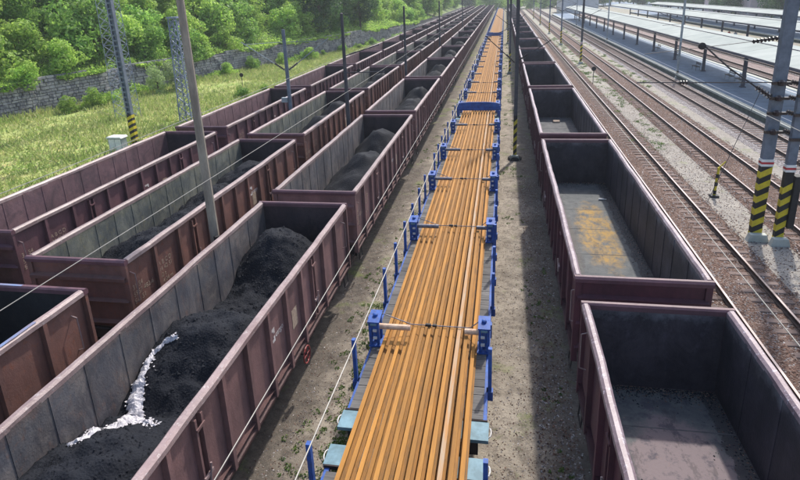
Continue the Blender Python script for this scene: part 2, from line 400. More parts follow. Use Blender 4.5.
def vnoise(x, y, seed=0):
    def h(i, j):
        n = (i*374761393+j*668265263+seed*1274126177) & 0xffffffff
        n = ((n ^ (n >> 13))*1274126177) & 0xffffffff
        return ((n ^ (n >> 16)) & 0xffff)/65535.0
    xi = np.floor(x).astype(np.int64); yi = np.floor(y).astype(np.int64); fx = x-xi; fy = y-yi
    fx = fx*fx*(3-2*fx); fy = fy*fy*(3-2*fy)
    return (h(xi, yi)*(1-fx)+h(xi+1, yi)*fx)*(1-fy)+(h(xi, yi+1)*(1-fx)+h(xi+1, yi+1)*fx)*fy
def fbm(x, y, seed=0, oct=4):
    s = 0; a_ = 1; t = 0
    for k in range(oct): s = s+a_*vnoise(x*2**k, y*2**k, seed+k*17); t += a_; a_ *= 0.5
    return s/t-0.5

# ------------------------------------------------------------------ ground
GZ = -0.25
mb = MB(); mb.add([(-1500, -300, GZ), (1500, -300, GZ), (1500, 3000, GZ), (-1500, 3000, GZ)], [(0, 1, 2, 3)], 'ground')
tag(mb.build('ground'), kind='structure')
WALL = [(-54, 8), (-49.5, 28), (-46.0, 45), (-45.0, 49), (-42.6, 59.7), (-39.2, 73.6), (-34.2, 94), (-29.8, 108), (-24.5, 135), (-21.5, 165), (-20, 200), (-20, 300)]
mb = MB(); vs = []
for x, y in WALL: vs += [(x-0.3, y, GZ+0.004), (-18.2, y, GZ+0.004)]
mb.add(vs, [(2*i, 2*i+1, 2*i+3, 2*i+2) for i in range(len(WALL)-1)], 'meadow')
tag(mb.build('meadow'), kind='structure')

# grass blades over the meadow (nobody could count them)
def wallx(y):
    return np.interp(y, [p[1] for p in WALL], [p[0] for p in WALL])
def grass():
    N = 90000
    y = 24+(nrg.random(N)**1.3)*150; wx = wallx(y); u = nrg.random(N); x = wx+0.2+u*(-18.3-wx)
    dens = fbm(x*0.25, y*0.25, 3)
    keep = dens > -0.22+0.25*nrg.random(N)-0.1; x = x[keep]; y = y[keep]; n = len(x)
    edge = np.clip(1-(x-wallx(y))/6, 0, 1)
    h = (0.18+0.35*nrg.random(n))*(0.8+fbm(x*0.15, y*0.15, 9)*1.2)*(1+0.7*edge); w = 0.03+0.05*nrg.random(n)
    az = nrg.random(n)*2*np.pi; lean = nrg.normal(0, 0.16, (n, 2))
    dx = np.cos(az)*w; dy = np.sin(az)*w; z0 = np.full(n, GZ)
    V = np.stack([np.stack([x-dx, y-dy, z0], 1), np.stack([x+dx, y+dy, z0], 1), np.stack([x+dx*0.3+lean[:, 0], y+dy*0.3+lean[:, 1], z0+h], 1), np.stack([x-dx*0.3+lean[:, 0], y-dy*0.3+lean[:, 1], z0+h], 1)], 1).reshape(-1, 3)
    F_ = np.arange(4*n).reshape(n, 4)
    o = link('grass', npmesh('grass', V, F_, ['grassblade']))
    tag(o, 'long yellow-green grass in the strip between wagons and stone wall', 'grass', kind='stuff')
grass()

def leafcloud(centers, radii, n, size, seed, flat=1.0):
    g = np.random.default_rng(seed); C_ = np.array(centers, float); R_ = np.array(radii, float)
    pr_ = R_[:, 0]*R_[:, 2]; pr_ = pr_/pr_.sum(); k = g.choice(len(C_), n, p=pr_)
    d = g.normal(size=(n, 3)); d /= np.linalg.norm(d, axis=1)[:, None]
    rr = 0.72+0.33*g.random(n)**0.7
    rr *= 1+0.25*np.sin(d[:, 0]*5+k)*np.cos(d[:, 2]*6+k*2)
    P = C_[k]+d*R_[k]*rr[:, None]
    nrm = d+g.normal(0, 0.55, (n, 3)); nrm /= np.linalg.norm(nrm, axis=1)[:, None]
    t = np.cross(nrm, g.normal(size=(n, 3))); t /= np.linalg.norm(t, axis=1)[:, None]; b_ = np.cross(nrm, t)
    s = size*(0.6+0.8*g.random(n))[:, None]
    V = np.stack([P-t*s, P-b_*s*0.6+nrm*s*0.1, P+t*s, P+b_*s*0.6], 1).reshape(-1, 3)
    return V, np.arange(4*n).reshape(n, 4)

# ------------------------------------------------------------------ running tracks
def rail_prof(cx, top, s=1.0):
    return [(cx-0.07*s, top-0.16*s), (cx+0.07*s, top-0.16*s), (cx+0.07*s, top-0.145*s), (cx+0.012*s, top-0.12*s), (cx+0.012*s, top-0.045*s), (cx+0.036*s, top-0.035*s), (cx+0.036*s, top), (cx-0.036*s, top), (cx-0.036*s, top-0.035*s), (cx-0.012*s, top-0.045*s), (cx-0.012*s, top-0.12*s), (cx-0.07*s, top-0.145*s)]
def sleeper_mesh():
    s = MB(); L = 1.28
    s.prism([(-0.125, -0.24), (0.125, -0.24), (0.125, -0.17), (0.105, -0.155), (-0.105, -0.155), (-0.125, -0.17)], 'x', -L, L, 'sleeper')
    for sx in (-1, 1):
        s.box(sx*0.75-0.17, sx*0.75+0.17, -0.08, 0.08, -0.157, -0.148, 'railside')
    return s.mesh('sleeper')
SLM = sleeper_mesh()
def track(x, label, bedmat, y0, y1, ypart, bedw=1.32, group='railway tracks of the yard', fill=None):
    root = empty('railway_track', (x, 0, GZ), label, 'railway track', group)
    b_ = MB(); hgt = 0.05 if x > 7 else 0.006; b_.prism([(-bedw-0.25, 0.002), (bedw+0.25, 0.002), (bedw-0.1, hgt), (-bedw+0.1, hgt)], 'y', y0, y1, bedmat); b_.build('track_bed', root)
    if fill:
        q_ = MB(); q_.prism([(fill[0], 0.045), (fill[1], 0.045), (fill[1]-0.06, 0.105), (fill[0]+0.06, 0.105)], 'y', y0, y1, bedmat); q_.build('ballast_fill', root)
    for sx in (-1, 1):
        r = MB(); p = rail_prof(sx*0.75, -GZ+0.0)
        r.prism(p, 'y', y0, y1, 'railside')
        o = r.build('rail', root)
        t = MB(); t.box(sx*0.75-0.033, sx*0.75+0.033, y0+0.01, y1-0.01, -GZ+0.0005, -GZ+0.003, 'railtop'); t.build('rail_head', o)
    y = y0 if y0 > -5 else y0
    ys = np.arange(max(y0, 5.0)+rnd.random()*0.5, y1, 0.6); base = None
    far = MB(); k = 0
    for yy in ys:
        if yy < ypart and k < 290:
            o = link('sleeper', SLM, root, (rnd.uniform(-0.04, 0.04), yy+rnd.uniform(-0.03, 0.03), -GZ-0.015+rnd.uniform(-0.006, 0.006)), rnd.uniform(-0.02, 0.02)); k += 1
        else:
            far.box(-1.28, 1.28, yy-0.125, yy+0.125, -0.03, 0.08 if x > 7 else 0.0, 'sleeper')
    if far.f: tag(far.build('sleepers_far', root), kind='stuff')
    return root
track(7.81, 'rust-brown track directly right of the empty maroon wagons', 'ballast_brown', 3, 330, 75, fill=(-0.68, 0.05))
track(12.42, 'middle running track between the striped masts and the pale gravel', 'ballast_brown', 8, 330, 90, fill=(-0.68, 0.68))
track(16.68, 'track along the first platform, dark rails on whitish gravel', 'ballast_pale', 15, 330, 100, 1.5)
track(27.3, 'track behind the first platform canopy', 'ballast_mid', 30, 330, 0, 2.0)
track(31.6, 'track in front of the second platform canopy', 'ballast_mid', 30, 330, 0, 2.0)
track(3.16, 'track under the row of empty maroon wagons', 'ground', -10, 330, 0)
track(-1.66, 'track under the flat wagons that carry the orange rails', 'ground', -10, 330, 0)
track(-6.31, 'track under the coal wagons nearest the orange rails', 'ground', -10, 330, 0)
track(-10.98, 'track under the middle row of coal wagons', 'ground', -10, 330, 0)
track(-15.79, 'track under the plum wagons beside the grass', 'ground', -10, 330, 0)

def stones():
    # loose ballast stones on the near tracks
    oct_v = np.array([(1, 0, 0), (-0.8, 0.2, 0), (0, 1, 0), (0.1, -0.9, 0), (0, 0, 0.8), (0, 0, -0.6)]); 
    oct_f = np.array([(0, 2, 4), (2, 1, 4), (1, 3, 4), (3, 0, 4)])
    X = []; Y = []; S = []
    def put(n, x0, x1, y0, y1, s0, s1, pw=1.8):
        X.append(nrg.uniform(x0, x1, n)); Y.append(y0+(y1-y0)*nrg.random(n)**pw); S.append(nrg.uniform(s0, s1, n))
    put(15000, 6.1, 9.5, 5, 60, 0.018, 0.05); put(9000, 10.7, 14.2, 14, 80, 0.02, 0.055); put(9000, 14.9, 18.3, 24, 90, 0.02, 0.06)
    put(7000, 9.2, 11.2, 12, 60, 0.012, 0.04); put(9000, -0.3, 2.4, 7, 40, 0.006, 0.028); put(4000, 0.9, 1.8, 7, 30, 0.01, 0.04); put(9000, -5.3, -2.9, 5, 40, 0.006, 0.028)
    x = np.concatenate(X); y = np.concatenate(Y); s = np.concatenate(S); n = len(x)
    zb = np.where(((np.abs(x-12.42) < 0.64) | ((x > 7.13) & (x < 7.8))), GZ+0.105, 0)+np.where((np.abs(x-12.42) < 0.64) | ((x > 7.13) & (x < 7.8)), 0, 1)*np.where((np.abs(x-7.81) < 1.65) | (np.abs(x-12.42) < 1.65) | (np.abs(x-16.68) < 1.4), GZ+0.05, GZ+0.004)
    d = np.minimum(np.minimum(np.abs(np.abs(x-7.81)-0.75), np.abs(np.abs(x-12.42)-0.75)), np.abs(np.abs(x-16.68)-0.75))
    k = d > 0.1; x, y, s, zb = x[k], y[k], s[k], zb[k]; n = len(x)
    az = nrg.random(n)*6.28; ca = np.cos(az)[:, None]; sa = np.sin(az)[:, None]
    V = oct_v[None]*s[:, None, None]*nrg.uniform(0.7, 1.3, (n, 6, 1))
    Vx = V[:, :, 0]*ca-V[:, :, 1]*sa+x[:, None]; Vy = V[:, :, 0]*sa+V[:, :, 1]*ca+y[:, None]; Vz = V[:, :, 2]+zb[:, None]
    VV = np.stack([Vx, Vy, Vz], 2).reshape(-1, 3); Fq = (oct_f[None]+6*np.arange(n)[:, None, None]).reshape(-1, 3)
    mi = np.repeat(((nrg.random(n) < 0.45) | (x > 14.5)).astype(int), 4)
    tag(link('loose_stones', npmesh('loose_stones', VV, Fq, ['ballast_brown', 'ballast_pale'], mi)), 'loose ballast stones scattered over the tracks and paths', 'gravel', kind='stuff')
stones()

def weeds():
    Cx = []; 
    V = []; F_ = []; o = 0
    spots = []
    def cluster(n, cx, sx_, y0, y1, r0, r1, pw=1.0):
        for k in range(n):
            x_ = rnd.gauss(cx, sx_); y_ = y0+(y1-y0)*rnd.random()**pw
            for j in range(rnd.randrange(1, 6)): spots.append((x_+rnd.gauss(0, 0.13), y_+rnd.gauss(0, 0.3), rnd.uniform(r0, r1)))
    cluster(90, -3.6, 0.3, 6, 60, 0.03, 0.11); cluster(150, -3.45, 0.17, 6.5, 16, 0.04, 0.12); cluster(26, -4.3, 0.3, 7, 40, 0.03, 0.08)
    cluster(60, 0.5, 0.35, 22, 120, 0.03, 0.13); cluster(14, 1.25, 0.25, 10, 20, 0.02, 0.05); cluster(170, 10.2, 0.7, 36, 130, 0.05, 0.2); cluster(100, 14.6, 0.4, 60, 160, 0.05, 0.2)
    for k in range(0):
        spots.append((rnd.gauss(-3.75, 0.35), rnd.uniform(6, 60)**1.0, rnd.uniform(0.05, 0.2)))
    for k in range(0): spots.append((rnd.gauss(-3.7, 0.22), rnd.uniform(7, 14), rnd.uniform(0.06, 0.17)))
    for k in range(0): spots.append((rnd.gauss(0.6, 0.5), rnd.uniform(20, 110), rnd.uniform(0.05, 0.2)))
    for k in range(0): spots.append((rnd.gauss(1.0, 0.4), rnd.uniform(7, 20), rnd.uniform(0.04, 0.1)))
    for k in range(0): spots.append((rnd.gauss(10.2, 0.7), rnd.uniform(36, 130), rnd.uniform(0.08, 0.3)))
    for k in range(0): spots.append((rnd.gauss(14.6, 0.4), rnd.uniform(60, 160), rnd.uniform(0.08, 0.3)))
    for x, y, r in spots:
        v, f = leafcloud([(x, y, GZ+r*0.3)], [(r*1.5, r*1.5, r*0.5)], 26, 0.018+0.13*r, rnd.randrange(10**6))
        V.append(v); F_.append(f+o); o += len(v)
    tag(link('weeds', npmesh('weeds', np.concatenate(V), np.concatenate(F_), ['weed'])), 'low green weeds sprouting beside the tracks', 'weeds', kind='stuff')
weeds()

# ------------------------------------------------------------------ open wagons
HL = 6.485  # half length
RIBS = [-6.40, -5.15, -3.9, -3.0, -2.1, -1.05, 0.0, 1.05, 2.1, 3.0, 3.9, 5.15, 6.40]
RIM = lambda x0, x1, z0, z1, c_=0.03: [(x0, z0), (x1, z0), (x1, z1-c_), (x1-c_, z1), (x0+c_, z1), (x0, z1-c_)]
def panel_mesh(sx, y0, y1, mo, mi_):
    s = MB(); x_o = 1.345; x_b = 1.362; x_i = 1.322; z0 = 1.2; z1 = 3.09; e = 0.09
    vs = [(x_o, y0, z0), (x_o, y1, z0), (x_o, y1, z1), (x_o, y0, z1), (x_b, y0+e, z0+e), (x_b, y1-e, z0+e), (x_b, y1-e, z1-e), (x_b, y0+e, z1-e), (x_i, y0, z0), (x_i, y1, z0), (x_i, y1, z1), (x_i, y0, z1)]
    vs = [(sx*x, y, z) for x, y, z in vs]
    s.add(vs, [(4, 5, 6, 7), (0, 1, 5, 4), (1, 2, 6, 5), (2, 3, 7, 6), (3, 0, 4, 7), (0, 3, 11, 8), (1, 9, 10, 2), (3, 2, 10, 11), (0, 8, 9, 1)], mo)
    s.add([vs[8], vs[9], vs[10], vs[11]], [(0, 3, 2, 1)], mi_)
    return s.mesh('side_panel')
def row_meshes(mo, mi_, rim, endm):
    d = {}
    d['panel'] = {}
    for sx in (-1, 1):
        for i in range(12):
            d['panel'][sx, i] = panel_mesh(sx, RIBS[i]+0.004, RIBS[i+1]-0.004, mo, mi_)
    for sx in (-1, 1):
        s = MB(); s.prism([(-0.055, 0.98), (0.055, 0.98), (0.055, 3.075), (-0.055, 3.075)], 'x', *sorted((sx*1.346, sx*1.464)), mo)
        # slanted foot bracket
        d['rib', sx] = s.mesh('rib')
        s = MB(); s.box(*sorted((sx*1.31, sx*1.322)), -0.03, 0.03, 1.26, 3.07, mi_); d['seam', sx] = s.mesh('seam_strip')
        for vr in range(3):
            s = MB(); P_ = RIM(*sorted((sx*1.315, sx*1.475)), 3.06, 3.2, 0.045); ns = 26; n_ = len(P_); V_ = []; jx = jz = 0
            for q in range(ns+1):
                e_ = 0 if q in (0, ns) else 1
                jx = 0.6*jx+rnd.gauss(0, 0.006); jz = 0.5*jz+rnd.gauss(0, 0.004); yy = -HL+0.125+(2*HL-0.25)*q/ns
                V_ += [(px+jx*e_, yy, pz+(jz*e_ if pz > 3.1 else 0)) for px, pz in P_]
            F_ = [(q*n_+j, q*n_+(j+1) % n_, (q+1)*n_+(j+1) % n_, (q+1)*n_+j) for q in range(ns) for j in range(n_)]+[tuple(range(n_))[::-1], tuple(range(ns*n_, (ns+1)*n_))]
            s.add(V_, F_, rim); d['rail', sx, vr] = s.mesh('top_rail')
        d['rail', sx] = d['rail', sx, 0]
        s = MB(); pts = [(sx*1.35, -0.12, 2.75), (sx*1.5, -0.12, 2.7), (sx*1.5, -0.12, 1.9), (sx*1.35, -0.12, 1.85)]; s.path(pts, 0.014, 'rim', 5); d['handle', sx] = s.mesh('grab_handle')
        s = MB(); s.path([(sx*1.38, -0.2, 0.98), (sx*1.42, -0.2, 0.55), (sx*1.42, 0.2, 0.55), (sx*1.38, 0.2, 0.98)], 0.018, 'under', 5); d['step', sx] = s.mesh('foot_step')
        s = MB(); s.prism([(sx*1.32, 0.98), (sx*1.44, 0.98), (sx*1.44, 1.03), (sx*1.355, 1.06), (sx*1.355, 1.17), (sx*1.44, 1.2), (sx*1.32, 1.2)], 'y', -HL+0.05, HL-0.05, mo); d['sill', sx] = s.mesh('sill')
        s = MB()
        for q in (-0.1, 0.1): s.box(*sorted((sx*1.363, sx*1.455)), q-0.03, q+0.025, 1.25, 2.95, mo)
        s.box(*sorted((sx*1.456, sx*1.49)), -0.14, 0.14, 1.72, 1.78, rim)
        s.tube((sx*1.48, 0.0, 1.55), (sx*1.50, 0.06, 1.95), 0.02, 'rim', n=6)
        s.box(*sorted((sx*1.456, sx*1.48)), -0.13, 0.13, 2.72, 2.77, mo)
        d['latch', sx] = s.mesh('door_latch')
    for sy in (-1, 1):
        s = MB(); s.box(-1.32, 1.32, *sorted((sy*(HL-0.09), sy*(HL-0.05))), 1.2, 3.075, mo)
        s.add([(x, sy*(HL-0.093), z) for x, z in ((-1.318, 1.25), (1.318, 1.25), (1.318, 3.07), (-1.318, 3.07))], [(0, 1, 2, 3)], 'inner_end' if mi_ != 'inner_dark' else 'inner_dark'); d['end', sy] = s.mesh('end_wall')
        s = MB(); s.prism([(sy*(HL-0.125), 3.06), (sy*(HL+0.025), 3.06), (sy*(HL+0.035), 3.15), (sy*(HL-0.01), 3.198), (sy*(HL-0.09), 3.198), (sy*(HL-0.125), 3.16)], 'x', -1.475, 1.475, endm); d['endrail', sy] = s.mesh('end_top_rail')
        s = MB()
        for z0, z1 in ((2.55, 2.74), (1.95, 2.06), (1.3, 1.42)):
            s.prism([(sy*(HL-0.05), z0), (sy*(HL+0.07), z0+0.05), (sy*(HL+0.07), z1-0.05), (sy*(HL-0.05), z1)], 'x', -1.40, 1.40, mo)
        d['endbeam', sy] = s.mesh('end_stiffener')
        for sx in (-1, 1):
            s = MB(); s.box(*sorted((sx*1.322, sx*1.46)), *sorted((sy*(HL-0.085), sy*(HL-0.002))), 0.95, 3.057, mo)
            d['corner', sx, sy] = s.mesh('corner_post')
        s = MB(); s.box(-1.3, 1.3, *sorted((sy*(HL-0.02), sy*(HL+0.06))), 0.9, 1.18, 'under')
        d['headstock', sy] = s.mesh('headstock')
        s = MB()
        for sx in (-1, 1):
            c_ = (sx*0.875, sy*(HL+0.06), 1.04)
            s.lathe(c_, [(0, 0.11), (sy*0.25, 0.11), (sy*0.26, 0.08), (sy*0.42, 0.08), (sy*0.43, 0.22), (sy*0.465, 0.22)], 'y', 'under', 10)
        d['buffer', sy] = s.mesh('buffers')
        s = MB(); s.tube((0, sy*(HL+0.06), 1.0), (0, sy*(HL+0.5), 0.95), 0.05, 'under', n=6); s.box(-0.04, 0.04, *sorted((sy*(HL+0.3), sy*(HL+0.44))), 0.72, 1.02, 'under')
        d['coupling', sy] = s.mesh('coupling_hook')
    s = MB(); s.box(-1.32, 1.32, -HL+0.09, HL-0.09, 1.16, 1.24, 'floor_grey'); d['floor'] = s.mesh('floor')
    s = MB(); s.box(-0.25, 0.25, -HL+0.1, HL-0.1, 0.82, 1.155, 'under')
    for y in (-5.5, -3.5, -2, 0, 2, 3.5, 5.5): s.box(-1.34, 1.34, y-0.05, y+0.05, 0.98, 1.155, 'under')
    s.box(-0.9, 0.4, -0.6, 0.6, 0.55, 0.8, 'under'); s.lathe((0.7, -0.8, 0.75), [(0, 0.16), (1.3, 0.16)], 'y', 'under', 10)
    d['underframe'] = s.mesh('underframe')
    return d
def bogie_meshes():
    s = MB()
    for sx in (-1, 1):
        s.prism([(-1.2, 0.5), (-0.5, 0.38), (0.5, 0.38), (1.2, 0.5), (1.2, 0.66), (0.55, 0.78), (-0.55, 0.78), (-1.2, 0.66)], 'x', *sorted((sx*0.93, sx*1.05)), 'under')
        for y in (-0.9, 0.9):
            s.box(*sorted((sx*1.05, sx*1.13)), y-0.12, y+0.12, 0.36, 0.6, 'under')
        for y in (-0.22, 0, 0.22): s.lathe((sx*1.0, y, 0.45), [(0, 0.07), (0.25, 0.07)], 'z', 'under', 8)
    s.box(-1.0, 1.0, -0.2, 0.2, 0.5, 0.8, 'under')
    w = MB(); w.lathe((-0.82, 0, 0.46), [(0, 0.12), (0.02, 0.40), (0.03, 0.46), (0.14, 0.46), (0.141, 0.49), (0.165, 0.49), (0.166, 0.12)], 'x', 'wheel', 20)
    w.lathe((0.82, 0, 0.46), [(0, 0.12), (-0.02, 0.40), (-0.03, 0.46), (-0.14, 0.46), (-0.141, 0.49), (-0.165, 0.49), (-0.166, 0.12)], 'x', 'wheel', 20)
    w.tube((-0.95, 0, 0.46), (0.95, 0, 0.46), 0.08, 'wheel')
    return s.mesh('bogie'), w.mesh('wheelset')
BOG, WSET = bogie_meshes()
def handwheel(parent, sx, y):
    s = MB(); n = 16
    pts = [(sx*1.53, y+0.22*math.cos(2*math.pi*i/n), 0.86+0.22*math.sin(2*math.pi*i/n)) for i in range(n+1)]
    s.path(pts, 0.022, 'redwheel')
    for i in range(0, n, 4): s.tube((sx*1.53, y, 0.86), pts[i], 0.014, 'redwheel', n=5)
    s.tube((sx*1.30, y, 0.86), (sx*1.54, y, 0.86), 0.03, 'under', n=6)
    s.build('brake_handwheel', parent)

def make_wagon(d, x, y, label, group):
    r = empty('open_wagon', (x, y, 0), label, 'railway wagon', group)
    for sx in (-1, 1):
        for i in range(12):
            nm = 'door' if i in (2, 3, 8, 9) else 'side_panel'
            link(nm, d['panel'][sx, i], r)
        for k, yy in enumerate(RIBS):
            if k in (0, 12): continue
            if k in (3, 9): link('door_latch', d['latch', sx], r, (0, yy, 0))
            else: link('rib', d['rib', sx], r, (0, yy, 0))
            link('seam_strip', d['seam', sx], r, (0, yy, 0))
        link('top_rail', d['rail', sx, rnd.randrange(3)], r)
        for sy in (-1, 1): link('grab_handle', d['handle', sx], r, (0, sy*6.1, 0)); link('foot_step', d['step', sx], r, (0, sy*6.0, 0)); link('sill', d['sill', sx], r)
    for sy in (-1, 1):
        e = link('end_wall', d['end', sy], r); link('end_top_rail', d['endrail', sy], r)
        link('end_stiffener', d['endbeam', sy], e); [link('corner_post', d['corner', q_, sy], r) for q_ in (-1, 1)]
        link('headstock', d['headstock', sy], r); link('buffers', d['buffer', sy], r); link('coupling_hook', d['coupling', sy], r)
        bg = link('bogie', BOG, r, (0, sy*4.5, 0))
        for q in (-0.9, 0.9): link('wheelset', WSET, bg, (0, q, 0))
    link('floor', d['floor'], r); link('underframe', d['underframe'], r)
    return r
def joined_wagon(d, name):
    # one mesh for a wagon too far away to show its parts
    V = []; F_ = []; MI = []; mats = []
    def add(me, off=(0, 0, 0)):
        o = len(V); 
        for v in me.vertices: V.append((v.co.x+off[0], v.co.y+off[1], v.co.z+off[2]))
        for p in me.polygons:
            m_ = me.materials[p.material_index]
            if m_ not in mats: mats.append(m_)
            F_.append(tuple(i+o for i in p.vertices)); MI.append(mats.index(m_))
    for sx in (-1, 1):
        for i in range(12): add(d['panel'][sx, i])
        for k, yy in enumerate(RIBS):
            if k not in (0, 12): add(d['rib', sx], (0, yy, 0))
        add(d['rail', sx]); add(d['sill', sx])
    for sy in (-1, 1):
        for k in ('end', 'endrail', 'endbeam', 'headstock', 'buffer'): add(d[k, sy])
        for q_ in (-1, 1): add(d['corner', q_, sy])
        add(BOG, (0, sy*4.5, 0))
        for q in (-0.9, 0.9): add(WSET, (0, sy*4.5+q, 0))
    add(d['floor']); add(d['underframe'])
    me = bpy.data.meshes.new(name); me.from_pydata(V, [], F_)
    for m_ in mats: me.materials.append(m_)
    me.polygons.foreach_set('material_index', MI); me.update(); return me

# coal heaps
def heap_mesh(name, fn, y0, y1, ny=150, nx=34):
    xs = np.linspace(-1.318, 1.318, nx); ys = np.linspace(y0, y1, ny); X, Y = np.meshgrid(xs, ys)
    Z = fn(X, Y)
    Z = np.maximum(Z, 1.238)
    V = np.stack([X, Y, Z], 2).reshape(-1, 3); i = np.arange(ny*nx).reshape(ny, nx)
    F_ = np.stack([i[:-1, :-1], i[:-1, 1:], i[1:, 1:], i[1:, :-1]], 2).reshape(-1, 4)
    base = len(V); ring = np.concatenate([i[0, :], i[1:, -1], i[-1, -2::-1], i[-2:0:-1, 0]])
    Vb = V[ring].copy(); Vb[:, 2] = 1.236; n = len(ring); k = np.arange(n)
    Fs = np.stack([ring, base+k, base+(k+1) % n, ring[(k+1) % n]], 1)
    return npmesh(name, np.concatenate([V, Vb]), np.concatenate([F_, Fs]), ['coal'], smooth=False)
def heapfn(g, seed, base=0.0):
    def fn(X, Y):
        Z = np.full_like(X, 1.24+base)
        H = np.zeros_like(X)
        for u, v, h, su, sv in g:
            q = h*np.clip(1.25-np.sqrt(((X-u)/su)**2+((Y-v)/sv)**2)*0.75, 0, 1)**1.15
            H = np.maximum(H, q)+0.18*np.minimum(H, q)
        Z = Z+H+(0.36*fbm(X*1.1+seed, Y*1.1, seed)+0.26*fbm(X*3.2, Y*3.2, seed+5)+0.03*fbm(X*14, Y*14, seed+9, 2))*np.clip(H*4, 0, 1)
        return Z
    return fn
L1A = heapfn([(-0.15, -3.8, 1.25, 2.0, 1.75), (-0.1, 0.3, 1.32, 2.0, 1.6), (-0.3, 2.9, 0.3, 1.6, 1.4), (-0.25, 4.9, 1.5, 1.25, 1.25)], 4)
L2B = heapfn([(0.3, -3.4, 1.3, 2.0, 1.5), (0.4, -1.0, 1.15, 1.9, 1.5), (0.3, 1.5, 1.2, 1.9, 1.5), (0.4, 4.0, 1.5, 1.7, 1.3)], 8)
GEN = [heap_mesh('coal_heap', heapfn([(0.1*s_, 1.5-s_*0.4, 1.3, 1.3, 1.8), (0.1, 4.4, 1.55, 1.2, 1.3), (0.3, -2.2+0.5*s_, 0.95, 1.3, 1.6)], 20+s_), -6.3, 6.3, 90, 22) for s_ in range(4)]
rows = {
 'L1': dict(x=-6.31, y=10.08, d=row_meshes('pinkbrown', 'inner_grey', 'rim', 'endrim'), ks=range(0, 21), tone='pinkish-brown', row='row beside the orange rails'),
 'L2': dict(x=-10.98, y=4.37, d=row_meshes('redbrown', 'inner_olive', 'rim', 'endrim'), ks=range(0, 22), tone='rusty brown', row='middle coal row'),
 'L3': dict(x=-15.79, y=19.97, d=row_meshes('plum', 'inner_plum', 'rim', 'endrim'), ks=range(-1, 20), tone='plum-brown', row='leftmost row beside the grass'),
 'R': dict(x=3.16, y=4.64, d=row_meshes('maroon', 'inner_dark', 'rim_right', 'endrim'), ks=range(0, 22), tone='dark maroon', row='row right of the orange rails'),
}
WAG = {}
for rn, R_ in rows.items():
    far = joined_wagon(R_['d'], 'open_wagon'); R_['far'] = far; n = 0
    for k in R_['ks']:
        y = R_['y']+14.04*k
        if rn == 'L2' and k == 0: y -= 0.35
        n += 1
        cargo = 'with coal' if (rn == 'L1' or (rn == 'L2' and k >= 1)) else 'empty'
        lab = f"{R_['tone']} open wagon, {cargo}, {ORD[n-1]} from camera in the {R_['row']}"
        grp = f"open wagons of the {R_['row']}"
        if k <= 4: o = make_wagon(R_['d'], R_['x'], y, lab, grp)
        else: o = tag(link('open_wagon', far, None, (R_['x'], y, 0)), lab, 'railway wagon', grp)
        WAG[rn, k] = o
        if cargo != 'empty':
            if rn == 'L1' and k == 0: me = heap_mesh('coal_heap', L1A, -6.38, 6.38, 220, 50)
            elif rn == 'L2' and k == 1: me = heap_mesh('coal_heap', L2B, -5.2, 6.38, 160, 36)
            else: me = GEN[(k*3+(rn == 'L2')) % 4]
            tag(link('coal_heap', me, None, (R_['x'], y, 0)), f"black coal heap inside the {ORD[n-1]} wagon of the {R_['row']}", 'coal heap', f"coal heaps in the {R_['row']}")
for rn, k, sx, yy in (('L1', 0, 1, 1.75),): handwheel(WAG[rn, k], sx, yy)

# coal lumps lying on the two nearest heaps
def lumps(x, y, fn, n, seed, lab):
    g = np.random.default_rng(seed); u = g.uniform(-1.3, 1.3, n); v = g.uniform(-6.2, 6.2, n); s = 0.012+0.035*g.random(n)**3
    Z = np.maximum(fn(u[None], v[None])[0], 1.24); k = Z > 1.3; u, v, s, Z = u[k], v[k], s[k], Z[k]; n = len(u)
    ov = np.array([(1, 0, 0), (-0.8, 0.3, 0), (0.1, 1, 0), (0, -0.9, 0.1), (0, 0, 0.9)]); of = np.array([(0, 2, 4), (2, 1, 4), (1, 3, 4), (3, 0, 4)])
    V = ov[None]*s[:, None, None]*g.uniform(0.6, 1.4, (n, 5, 1)); V[:, :, 0] += u[:, None]; V[:, :, 1] += v[:, None]; V[:, :, 2] += Z[:, None]
    F_ = (of[None]+5*np.arange(n)[:, None, None]).reshape(-1, 3)
    tag(link('coal_lumps', npmesh('coal_lumps', V.reshape(-1, 3), F_, ['coal']), None, (x, y, 0)), lab, 'coal', kind='stuff')
lumps(-6.31, 10.08, L1A, 4500, 1, 'loose coal lumps on the heaps of the nearest coal wagon')
lumps(-10.98, 18.41, L2B, 4000, 2, 'loose coal lumps on the long heap in the middle row')

